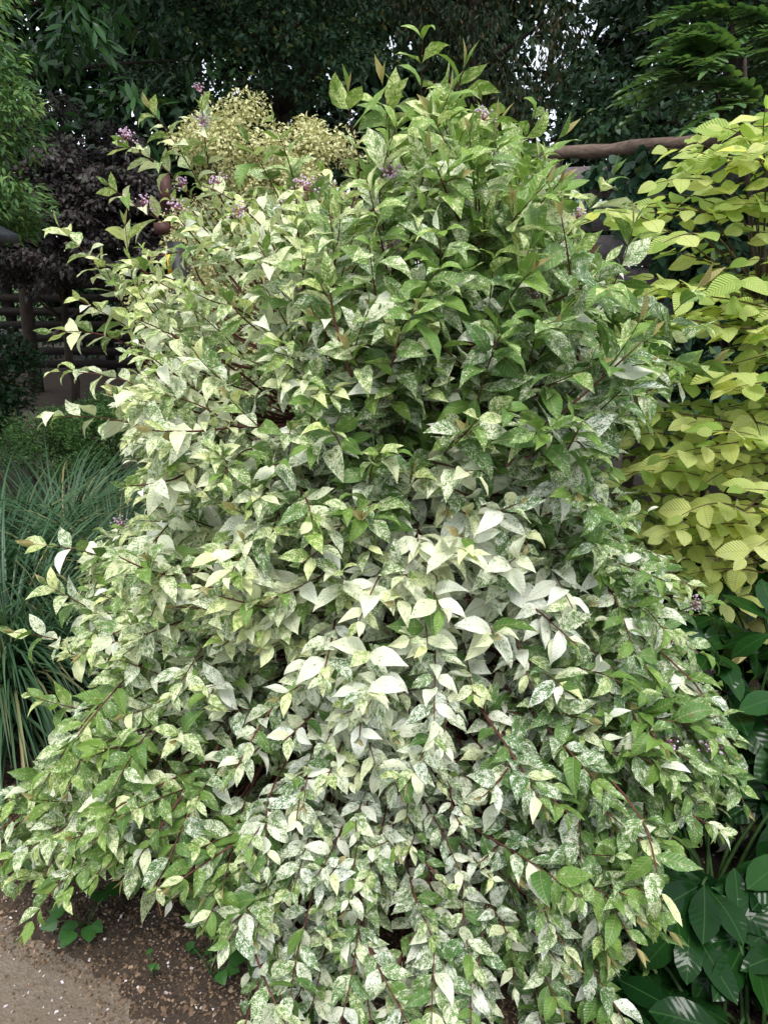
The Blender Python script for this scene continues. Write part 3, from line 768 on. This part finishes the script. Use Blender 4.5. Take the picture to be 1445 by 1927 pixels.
# ------------------------------------------------------------------ small heart-leaved seedlings on the soil
P_HEART = ([0, .02, .08, .25, .5, .75, .9, 1], [.02, .5, .85, 1, .86, .5, .22, 0])
B_HEART2 = bank(P_HEART, .46, 4, [0, .1, .35, .7, 1], [-1, 0, 1], (.1, .5), (-.1, .3), .05, .15)
B_HEART = bank(P_HEART, .46, 4, [0, .03, .1, .26, .48, .7, .88, 1], [-1, -.5, 0, .5, 1], (.1, .5), (-.1, .3), .05, .15)
M_HEART = mat_simple_leaf('violet_leaf', (.03, .10, .02), (.05, .16, .03), (.08, .2, .04), .4, .4, .25, (1.2, 1.3, .5), (.08, .18, .05), 0, 3.0)
def seedling(label, px_, py_, n_, leaf, spread):
    base = at_z(px_, py_, .03); root = thing('violet_seedling', label, 'seedling', base)
    L = Leaves(B_HEART); b_ = Bag()
    for k in range(n_):
        a = rng.uniform(0, 6.28); hub = base + np.array([math.cos(a) * spread * rng.uniform(.3, 1), math.sin(a) * spread * rng.uniform(.3, 1), rng.uniform(.03, .075)])
        b_.tube(curve(base, hub, np.array([0, 0, .02]), 5), np.linspace(.0018, .0012, 5), 4)
        L.add(hub, unit(np.array([math.cos(a), math.sin(a), -.15])), np.array([0, -.3, 1]) + rng.normal(size=3) * .15, leaf * rng.uniform(.7, 1.1), (rng.uniform(), 0, .3))
    link('stalks', b_.mesh('stalks', M_PETI, off=base), root)['kind'] = 'stuff'
    L.build(root, M_HEART, 40)
seedling('heart-leaved green seedlings on bare soil under the left skirt', 165, 1745, 8, .05, .07)
seedling('small heart-leaved seedlings in shade under the hanging speckled leaves', 400, 1840, 7, .038, .06)
seedling('lone tiny seedling standing in open soil', 290, 1838, 3, .022, .02)
seedling('leafy seedlings beside the dangling dry stalk', 545, 1885, 7, .045, .06)

# dry runners hanging from the shrub
M_DRY = mat_plain('dry_stalk', (.34, .17, .08), .6, .3, 0, .3, 90)
def runner(label, pts):
    P_ = np.array([at_y(*p) for p in pts]); t = np.linspace(0, len(P_) - 1, 24)
    Q_ = np.stack([np.interp(t, range(len(P_)), P_[:, c]) for c in range(3)], 1)
    for _ in range(2): Q_[1:-1] = (Q_[:-2] + Q_[1:-1] * 2 + Q_[2:]) / 4
    b_ = Bag(); b_.tube(Q_ - Q_[-1], np.linspace(.0021, .0013, 24), 5)
    o = link('dry_runner', b_.mesh('dry_runner', M_DRY), loc=Q_[-1]); o['label'] = label; o['category'] = 'runner'
runner('thin rusty runner dangling straight down in front of the soil', [(520, 1750, 1.30), (485, 1785, 1.27), (487, 1850, 1.24), (486, 1935, 1.2)])
runner('long thin tan runner slanting down across green leaves', [(235, 1540, 1.42), (310, 1600, 1.38), (350, 1660, 1.37), (378, 1700, 1.37)])
runner('short thin rusty runner hanging among the dark green leaves', [(250, 1555, 1.41), (285, 1640, 1.38), (305, 1725, 1.36)])

# ------------------------------------------------------------------ fences, post, shelter
M_DARKWOOD = mat_bark('dark_fence_wood', (.008, .007, .006), (.024, .019, .016), 40, .85, (.08, 1, 1))
M_GREYWOOD = mat_bark('grey_weathered_wood', (.085, .07, .072), (.20, .17, .17), 55, .85, (.05, 1, 1))
M_LOG = mat_bark('brown_log', (.08, .055, .042), (.20, .145, .115), 50, .8, (.08, 1, 1))
fy = 11.2
lf = thing('slat_fence', 'dark slatted wooden fence with gaps behind the purple maple', 'fence', (-5.5, fy, 0))
for k in range(7):
    b_ = Bag(); b_.box((-4.2 + k * 1.4, .06, 1.08), (.11, .11, 2.2)); link('post', b_.mesh('post', M_DARKWOOD, False), lf)
sm = Bag(); sm.box((0, 0, 0), (9.0, .03, .11)); smesh = sm.mesh('slat', M_DARKWOOD, False)
for k in range(11): link('slat', smesh, lf, loc=(0, -.012, .14 + k * .19))
A0, A1 = at_y(1015, 292, 5.6), at_y(1330, 266, 5.15)
rf = thing('rail_fence', 'weathered grey plank fence topped by a round brown log rail', 'fence', (A0[0], A0[1], 0))
dv = (A1 - A0); Lf = np.hypot(dv[0], dv[1]); yaw = math.atan2(dv[1], dv[0]); topz = (A0[2] + A1[2]) / 2
rf.rotation_euler = (0, 0, yaw)
b_ = Bag(); b_.tube(np.stack([np.linspace(-.06, Lf + .6, 14), .008 * np.sin(np.arange(14) * 2.1), topz + np.linspace(-.012, .025, 14) + .006 * np.sin(np.arange(14) * 1.3)], 1), .042 + .004 * np.sin(np.arange(14) * 2.7), 12)
link('rail', b_.mesh('rail', M_LOG), rf)
for k in range(4):
    b_ = Bag(); b_.tube([[(.1 + k * .7), .06, -.02], [(.1 + k * .7), .06, topz * .5], [(.1 + k * .7), .05, topz - .02]], .05, 10); link('post', b_.mesh('post', M_LOG), rf)
for k in range(9):
    b_ = Bag(); b_.box((Lf / 2 + .25, -.03 + .006 * (k % 2), topz - .20 - k * .215), (Lf + .6, .04, .19), jit=.003); link('plank', b_.mesh('plank', M_GREYWOOD, False), rf)
# dark post with rusty bracket and hanging yellow tag seen through the leaves
M_POST = mat_plain('dark_grey_metal', (.018, .018, .019), .5, .4); M_RUST = mat_plain('rust_brown_metal', (.06, .024, .018), .6, .3); M_YEL = mat_plain('yellow_tag', (.75, .42, .03), .45, .4, 0, .1)
pb = at_y(335, 500, 3.7); pr = thing('marker_post', 'dark grey marker post with rusty bracket and yellow tag behind the shrub', 'post', (pb[0], pb[1], 0))
b_ = Bag(); b_.box((0, 0, .85), (.07, .05, 1.74)); link('post', b_.mesh('post', M_POST, False), pr)
z1 = at_y(325, 362, 3.7)[2]; z2 = at_y(312, 430, 3.7)[2]; z3, z4 = at_y(325, 478, 3.7)[2], at_y(325, 518, 3.7)[2]
b_ = Bag(); b_.box((-.02, -.03, z1), (.05, .02, .14)); b_.box((-.05, -.03, z2), (.07, .02, .05)); b_.box((-.022, -.02, (z1 + z2) / 2), (.02, .012, z1 - z2)); link('bracket', b_.mesh('bracket', M_RUST, False), pr)
b_ = Bag(); b_.box((-.03, -.034, (z3 + z4) / 2), (.016, .006, z3 - z4), jit=.001); link('tag', b_.mesh('tag', M_YEL, False), pr)
# roofed shelter reaching in at the left edge
M_ROOF = mat_plain('slate_roof', (.055, .06, .075), .55, .4, 0, .35, 25)
ep = at_y(36, 442, 4.1); sh = thing('garden_shelter', 'dark timber shelter with grey sloping roof at the edge of the garden', 'shelter', (ep[0] - .6, ep[1] - .5, 0))
ez = ep[2]; b_ = Bag()
b_.add([[-.6, -.5, ez], [.6, -.5, ez], [.6, .5, ez], [-.6, .5, ez], [0, -.5, ez + .3], [0, .5, ez + .3], [-.6, -.5, ez - .04], [.6, -.5, ez - .04], [.6, .5, ez - .04], [-.6, .5, ez - .04], [0, -.5, ez + .25], [0, .5, ez + .25]],
       [[1, 2, 5, 4], [0, 4, 5, 3], [7, 10, 11, 8], [6, 9, 11, 10], [0, 6, 10, 4], [1, 4, 10, 7], [3, 5, 11, 9], [2, 8, 11, 5], [1, 7, 8, 2], [0, 3, 9, 6]])
link('roof', b_.mesh('roof', M_ROOF, False), sh)
for sx in (-1, 1):
    for sy in (-.4, .4):
        b_ = Bag(); b_.box((sx * .24, sy, ez / 2 + .07), (.09, .09, ez + .16)); link('post', b_.mesh('post', M_DARKWOOD, False), sh)
b_ = Bag(); b_.box((0, .40, ez / 2 - .1), (.38, .03, ez - .25)); link('back_panel', b_.mesh('back_panel', M_DARKWOOD, False), sh)
b_ = Bag(); b_.box((.24, 0, ez / 2 - .1), (.03, .70, ez - .25)); link('side_panel', b_.mesh('side_panel', M_DARKWOOD, False), sh)

# ------------------------------------------------------------------ trees and shrubs behind
def foliage_tree(name, label, cat, base, clumps, nper, leaf, bk, mat, flat=.45, hang=0.0, tints=(0, 1, .05), trunk_r=.12, limb_every=4, parts=0, up=.75, spread=1.0, group=None, trunk_top=None, lean=None):
    """clumps: (n,4) centre and radius; leaves spread through each clump's flattened volume"""
    base = np.array(base, float); root = thing(name, label, cat, base, group)
    cl = np.asarray(clumps, float); top = cl[:, 2].max() if trunk_top is None else trunk_top
    mid = cl[:, :3].mean(0); tp = np.array([mid[0] * .7 + base[0] * .3, mid[1] * .7 + base[1] * .3, top * .85])
    tr = curve(base - [0, 0, .05], tp, rng.normal(size=3) * .15, 12); tr[1:-1] += rng.normal(size=(10, 3)) * .02
    b_ = Bag(); b_.tube(tr, trunk_r * np.linspace(1, .25, 12) ** 1.1, 9); link('trunk', b_.mesh('trunk', M_TRUNK, off=base), root)
    lb = 0
    for c in cl[::limb_every]:
        d = np.linalg.norm(tr - c[:3] + [0, 0, .5], axis=1); q = tr[min(max(d.argmin(), 2), 10)]
        b_ = Bag(); b_.tube(curve(q, c[:3], np.array([0, 0, .12]) + rng.normal(size=3) * .08, 7), trunk_r * np.linspace(.32, .06, 7), 5); link('limb', b_.mesh('limb', M_TRUNK, off=base), root); lb += 1
        if lb > 40: break
    L = Leaves(bk); nl = np.maximum(3, (nper * (cl[:, 3] / cl[:, 3].mean()) ** 2).astype(int)); idx = np.repeat(np.arange(len(cl)), nl); k = len(idx)
    u = unit(rng.normal(size=(k, 3))) * (rng.uniform(size=k) ** .45)[:, None]
    tilt = rng.normal(size=(len(cl), 2)) * .25
    off = u * [1, 1, flat]; off[:, 2] += off[:, 0] * tilt[idx, 0] + off[:, 1] * tilt[idx, 1]
    P_ = cl[idx, :3] + off * cl[idx, 3:4]
    X = unit(u * [1, 1, .3] * spread + rng.normal(size=(k, 3)) * .45 + [0, 0, -.25 - hang])
    Nn = np.array([0, -.15, up]) + rng.normal(size=(k, 3)) * .38 + u * .3
    T = np.stack([np.clip(rng.uniform(size=k) * .6 + .4 * (vnoise(cl[idx, :3], 3, 9) * .5 + .5), 0, 1), np.where(rng.uniform(size=k) < tints[2], rng.uniform(.4, 1, k), 0), np.full(k, .3)], 1)
    L.add(P_, X, Nn, leaf * rng.uniform(.7, 1.25, k), T)
    L.pack(); L.build(root, mat, parts, 'leaf', 'crown')
    return root
def ell(c, r, n_, cr, shell=.55, cut=None):
    """clump centres in the outer part of an ellipsoid"""
    out = []
    while len(out) < n_:
        u = unit(rng.normal(size=3)); q = shell + (1 - shell) * rng.uniform(); p = np.array(c) + u * q * np.array(r)
        if p[2] < .15 or (cut is not None and cut(p)): continue
        out.append([*p, rng.uniform(*cr)])
    return np.array(out)
def gap(*zones):
    """leave the openings where the sky shows in the photograph thinner"""
    def f(p):
        q, d = project(p); q = q[0]
        for (x, y, r) in zones:
            if d[0] > 0 and math.hypot((q[0] - x), (q[1] - y)) < r and rng.uniform() < .75: return True
        return False
    return f
GAPS = gap((1000, 100, 26), (1010, 180, 26), (985, 130, 24), (1030, 235, 26), (715, 45, 34), (745, 60, 25), (395, 95, 26), (370, 80, 20), (1075, 45, 30), (990, 30, 30))
FARGAPS = gap((1000, 100, 30), (1010, 180, 30), (1035, 240, 32), (725, 45, 70), (385, 95, 60), (1075, 45, 50), (250, 220, 40), (500, 60, 40))
M_MAG = mat_simple_leaf('evergreen_leaf', (.020, .065, .020), (.055, .14, .035), (.09, .17, .04), .32, .45, .15)
M_MAPLE = mat_simple_leaf('maple_leaf', (.018, .052, .022), (.042, .095, .036), (.16, .17, .04), .5, .3, .2)
M_FAR = mat_simple_leaf('far_leaf', (.010, .028, .014), (.022, .05, .02), (.05, .08, .02), .6, .2, .15)
M_BRN = mat_simple_leaf('tassel_leaf', (.020, .045, .018), (.04, .065, .025), (.12, .075, .03), .55, .3, .18)
M_RDK = mat_simple_leaf('dark_broad_leaf', (.012, .036, .014), (.028, .070, .022), (.09, .12, .03), .45, .35, .15)
M_PUR = mat_simple_leaf('purple_leaf', (.036, .029, .031), (.078, .062, .060), (.055, .07, .04), .5, .3, .15, (1.2, .9, .9))
M_CON = mat_simple_leaf('feathery_conifer_leaf', (.055, .13, .045), (.13, .24, .07), (.22, .32, .09), .5, .3, .22)
M_CRM = mat_simple_leaf('cream_leaf', (.47, .46, .21), (.74, .72, .42), (.36, .40, .16), .55, .3, .25, (1.05, 1.0, .7))
M_MND = mat_simple_leaf('feathery_mound_leaf', (.045, .11, .03), (.10, .20, .05), (.16, .26, .07), .5, .3, .2)
M_IVY = mat_simple_leaf('creeper_leaf', (.018, .052, .026), (.045, .10, .045), (.12, .17, .05), .35, .4, .12)

# far row
for (x, y, cx, rad, hz, n_, lab) in ((-8.5, 15.5, -8.5, 3.4, 4.9, 190, 'tall dark tree beyond the slatted fence, past the evergreen'), (-3.6, 16, -3.6, 3.2, 5.2, 190, 'tall dark tree far behind the glossy evergreen and the maple'),
                                     (1.0, 16.5, .9, 2.9, 5.3, 170, 'tall dark tree far behind the green maple and the tasselled tree'), (5.6, 15.5, 5.8, 3.6, 5.2, 200, 'tall dark tree far behind the plank fence'), (11, 15, 11, 3.4, 5.2, 120, 'tall dark tree beyond the toothed evergreen')):
    foliage_tree('tall_tree', lab, 'tree', (x, y, 0), ell((cx, y, hz), (rad, 1.9, 4.6), n_, (.55, .95), .3, FARGAPS), 80, .28, B_QUAD, M_FAR, .7, .3, trunk_r=.22, limb_every=8, group='tall dark trees at the back')
for (x, r_, h_, lab) in ((-7.6, 1.3, 1.9, 'added dark bush dimming the slatted fence gaps beside the shelter'), (-5.0, 1.3, 2.1, 'added dark bush dimming the view behind the slatted fence and the purple maple trunk'), (-2.4, 1.3, 2.2, 'added dark bush dimming the view past the end of the slatted fence')):  # bushes added to darken the view through the fence gaps
    foliage_tree('darkening_bush', lab, 'bush', (x, 13.0, 0), ell((x, 13.0, h_ * .5), (r_, .7, h_ * .62), 80, (.3, .45), .3), 130, .10, B_QUAD, M_FAR, .8, .1, trunk_r=.06, trunk_top=1.2, group='added dark bushes dimming the view behind the slatted fence')
# glossy evergreen, leaves in drooping whorls
cl = np.concatenate([ell((-3.4, 6.9, 6.6), (2.6, 1.7, .9), 60, (.45, .6), .2), ell((-3.75, 8.6, 4.9), (2.5, 1.5, 2.7), 95, (.28, .42), .5, GAPS), ell((-3.2, 7.6, 4.0), (1.8, .8, 1.3), 34, (.22, .32), .4, GAPS)])  # first set: unseen forward overhang, added to shade the background
foliage_tree('evergreen_tree', 'glossy evergreen tree with large drooping oval leaves above the purple maple', 'tree', (-4.5, 9.6, 0), cl, 52, .18, B_MAG, M_MAG, .55, .35, trunk_r=.09, parts=120)
# green maple in layered sprays
cl = np.concatenate([ell((-.9, 7.4, 6.8), (2.2, 1.8, .8), 50, (.5, .7), .2), ell((-1.35, 9.8, 5.0), (2.3, 1.7, 2.3), 90, (.34, .55), .45, GAPS), ell((-1.0, 8.6, 3.9), (1.5, .7, .9), 32, (.26, .4), .3, GAPS), ell((-3.0, 9.3, 5.6), (1.2, .9, .8), 16, (.3, .45), .3, GAPS)])  # first set lies above the view, crown extended forward to darken what is below
foliage_tree('green_maple', 'green maple with layered sprays of small dark leaves above the cream shrub', 'tree', (-1.2, 10.4, 0), cl, 260, .068, B_QUAD, M_MAPLE, .34, 0, tints=(0, 1, .07), trunk_r=.15)
# tasselled tree
cl = ell((.95, 9.6, 5.3), (1.55, 1.4, 3.0), 85, (.3, .5), .4, GAPS)
foliage_tree('tasselled_tree', 'dark tree with hanging brown-tinged foliage above the shrub top', 'tree', (1.0, 10.0, 0), cl, 300, .075, B_THIN, M_BRN, 1.0, .9, tints=(0, 1, .22), trunk_r=.15)
# dark broadleaf behind the plank fence
cl = np.concatenate([ell((3.4, 6.9, 6.4), (2.5, 1.8, .9), 60, (.45, .65), .2), ell((3.9, 8.3, 4.6), (2.1, 1.5, 3.0), 110, (.32, .5), .5, GAPS), ell((2.3, 7.6, 2.75), (.7, .6, .7), 20, (.25, .4), .3, GAPS)])  # first set overhangs out of view, put in to block sun and sky behind
foliage_tree('broadleaf_tree', 'dark green broadleaf tree rising directly behind the plank fence', 'tree', (3.6, 8.8, 0), cl, 195, .09, B_QUAD, M_RDK, .6, .2, tints=(0, 1, .05), trunk_r=.17)
cl = ell((6.6, 7.0, 4.0), (2.0, 1.6, 3.4), 60, (.4, .6), .5)
foliage_tree('broadleaf_tree', 'dark green broadleaf tree standing to the side of the toothed evergreen', 'tree', (6.6, 7.2, 0), cl, 170, .10, B_QUAD, M_RDK, .6, .2, trunk_r=.17)
# purple maple
cl = np.concatenate([ell((-3.2, 7.7, 2.05), (1.2, .9, 1.0), 105, (.18, .30), .6), ell((-2.45, 7.3, 1.95), (.7, .5, .75), 50, (.16, .26), .55)])
foliage_tree('purple_maple', 'low domed purple-leaved maple in front of the slatted fence', 'tree', (-3.35, 8.0, 0), cl[cl[:, 2] > 1.45], 230, .06, B_QUAD, M_PUR, .30, .12, tints=(0, 1, .15), trunk_r=.055)
# feathery conifer at the left edge
cl = np.concatenate([ell((-2.95, 5.0, 2.75), (.85, .8, .75), 50, (.2, .3), .6), ell((-2.72, 4.9, 1.98), (.62, .5, .34), 26, (.16, .25), .5), ell((-3.3, 5.3, 3.3), (.8, .8, .5), 16, (.2, .3), .5)])
foliage_tree('feathery_conifer', 'bright green feathery conifer leaning in over the shelter roof', 'tree', (-4.3, 5.8, 0), cl, 340, .06, B_THIN, M_CON, .42, .1, tints=(0, 1, .25), trunk_r=.10, spread=1.4)
# cream shrub
cl = np.concatenate([ell((-.98, 5.1, 1.56), (.42, .35, 1.02), 75, (.1, .17), .5), ell((-.72, 5.0, 1.55), (.3, .25, .95), 40, (.09, .15), .5), ell((-.45, 5.15, 1.6), (.36, .3, .92), 65, (.09, .16), .5), ell((-1.35, 5.2, 1.1), (.35, .3, .7), 24, (.1, .15), .6)])
foliage_tree('cream_shrub', 'cream and buff fine-leaved conifer shrub behind the speckled shrub', 'shrub', (-.95, 5.2, 0), cl, 330, .030, B_QUAD, M_CRM, .75, -.1, tints=(0, 1, .2), trunk_r=.04, trunk_top=2.0)
# feathery mounds, dark bush
for (qx, qy, y_, r_, h_, lab) in ((105, 790, 5.4, .42, .56, 'low feathery green mound next to the far path'), (205, 740, 5.6, .36, .70, 'taller feathery green mound behind the arching branch tips')):
    c = at_y(qx, qy, y_); cl = ell((c[0], c[1], h_ * .45), (r_, r_ * .8, h_ * .55), 46, (.09, .14), .6)
    foliage_tree('feathery_mound', lab, 'shrub', (c[0], c[1], 0), cl, 240, .032, B_THIN, M_MND, .8, -.6, trunk_r=.025, up=.3, trunk_top=.3)
c = at_y(-25, 680, 6.6); cl = ell((c[0], c[1], .62), (.38, .35, .52), 34, (.14, .2), .6)
foliage_tree('dark_bush', 'small dark green bush on the mulch by the shelter', 'shrub', (c[0], c[1], 0), cl, 130, .06, B_QUAD, M_RDK, .7, 0, trunk_r=.03, trunk_top=.5)
# broadleaf evergreen shrub and creeper at the right
cl = np.concatenate([ell((2.75, 5.3, 2.15), (.8, .5, .75), 60, (.16, .26), .5), ell((3.1, 4.9, 2.9), (.7, .5, .7), 40, (.16, .26), .5)])
foliage_tree('small_leaved_evergreen', 'small-leaved evergreen shrub mounded against the fence under the toothed fronds', 'shrub', (2.9, 5.6, 0), cl, 130, .055, B_QUAD, M_IVY, .8, .1, tints=(0, 1, .08), trunk_r=.06)
cl = np.concatenate([ell((2.15, 4.75, 1.1), (.65, .3, .95), 70, (.12, .2), .3), ell((1.95, 4.95, 1.85), (.42, .16, .28), 34, (.09, .14), .3), ell(at_y(1235, 315, 5.0), (.22, .10, .12), 16, (.07, .11), .2), ell(at_y(1120, 335, 5.25), (.10, .05, .06), 5, (.05, .07), .2), ell(at_y(1190, 385, 5.0), (.35, .08, .14), 18, (.07, .10), .2), ell((2.9, 3.9, .8), (.7, .35, .8), 40, (.16, .24), .4)])
foliage_tree('creeper', 'dark blue-green creeper spilling over the plank fence behind the golden leaves', 'creeper', (2.2, 4.85, 0), cl, 50, .08, B_HEART2, M_IVY, .8, .35, tints=(0, 1, .05), trunk_r=.03, up=.3, trunk_top=1.3, parts=80)
# toothed evergreen with pinnate fronds
M_MAH = mat_simple_leaf('toothed_frond', (.07, .15, .055), (.15, .25, .10), (.22, .30, .09), .3, .45, .2)
MB0 = np.array([2.55, 4.7, 0.0]); mah = thing('toothed_evergreen', 'tall evergreen with long toothed fern-like fronds above the golden shrub', 'shrub', MB0)
P_TOOTH = ([0, .08, .2, .3, .42, .5, .64, .72, .86, 1], [.25, .8, 1.05, .78, 1.0, .70, .82, .5, .42, 0])
B_TOOTH = bank(P_TOOTH, .24, 4, [0, .08, .2, .3, .42, .5, .64, .72, .86, 1], [-1, 0, 1], (.0, .4), (.05, .4), .05, .2)
tops = [at_y(1400, 110, 4.3), at_y(1345, 150, 4.4), at_y(1440, 200, 4.2), at_y(1480, 60, 4.5), at_y(1375, 40, 4.6), at_y(1560, 150, 4.4)]
frond_specs = [(1400, 110, 1250, 70), (1400, 110, 1290, 50), (1345, 150, 1165, 190), (1345, 150, 1180, 165), (1345, 150, 1175, 228), (1345, 150, 1225, 110), (1345, 150, 1290, 75), (1440, 200, 1290, 110), (1440, 200, 1330, 175), (1440, 200, 1300, 240),
               (1480, 60, 1330, 20), (1480, 60, 1400, -30), (1375, 40, 1300, -20), (1375, 40, 1270, 30), (1400, 110, 1330, 130), (1480, 60, 1390, 80), (1560, 150, 1420, 130), (1560, 150, 1450, 60)]
for k, tp in enumerate(tops):
    b_ = Bag(); b_.tube(curve(MB0 + rng.normal(size=3) * [.08, .08, 0], tp, rng.normal(size=3) * .1, 9), np.linspace(.022, .010, 9), 7); link('stem', b_.mesh('stem', M_TRUNK, off=MB0), mah)
LM = Leaves(B_TOOTH)
def frond(hub, tip):
    pth = curve(hub, tip, np.array([0, 0, .10]), 11); b_ = Bag(); b_.tube(pth, np.linspace(.004, .0018, 11), 4); par = link('frond', b_.mesh('frond', M_PETI, off=MB0), mah)
    for m in range(11):
        u = .15 + .085 * m; f = u * 10; i0 = min(int(f), 9); p = pth[i0] + (pth[i0 + 1] - pth[i0]) * (f - i0); T = unit(pth[i0 + 1] - pth[i0]); sd_ = unit(np.cross(T, [0, 0, 1]))
        for s_ in (-1, 1): LM.add(p, unit(sd_ * s_ + T * .55 + [0, 0, rng.uniform(-.25, .1)]), np.array([0, -.1, 1]) + rng.normal(size=3) * .12, .115 * (1 - .45 * abs(u - .45)) * rng.uniform(.9, 1.1), (rng.uniform(), max(0, rng.normal() * .2), .3), par=par)
    LM.add(pth[-1], T, np.array([0, 0, 1.]), .09, (.5, .1, .3), par=par)
for (hx, hy, tx, ty) in frond_specs:
    k = [i for i, q in enumerate(((1400, 110), (1345, 150), (1440, 200), (1480, 60), (1375, 40), (1560, 150))) if q == (hx, hy)][0]
    frond(tops[k], at_y(tx, ty, tops[k][1] + rng.uniform(-.3, .12)))
for tp in tops:
    for k in range(7):
        a = rng.uniform(0, 6.28); frond(tp, tp + np.array([math.cos(a) * .45, abs(math.sin(a)) * .45, rng.uniform(-.1, .15)]))
LM.build(mah, M_MAH, 250, 'leaflet', 'leaflets')
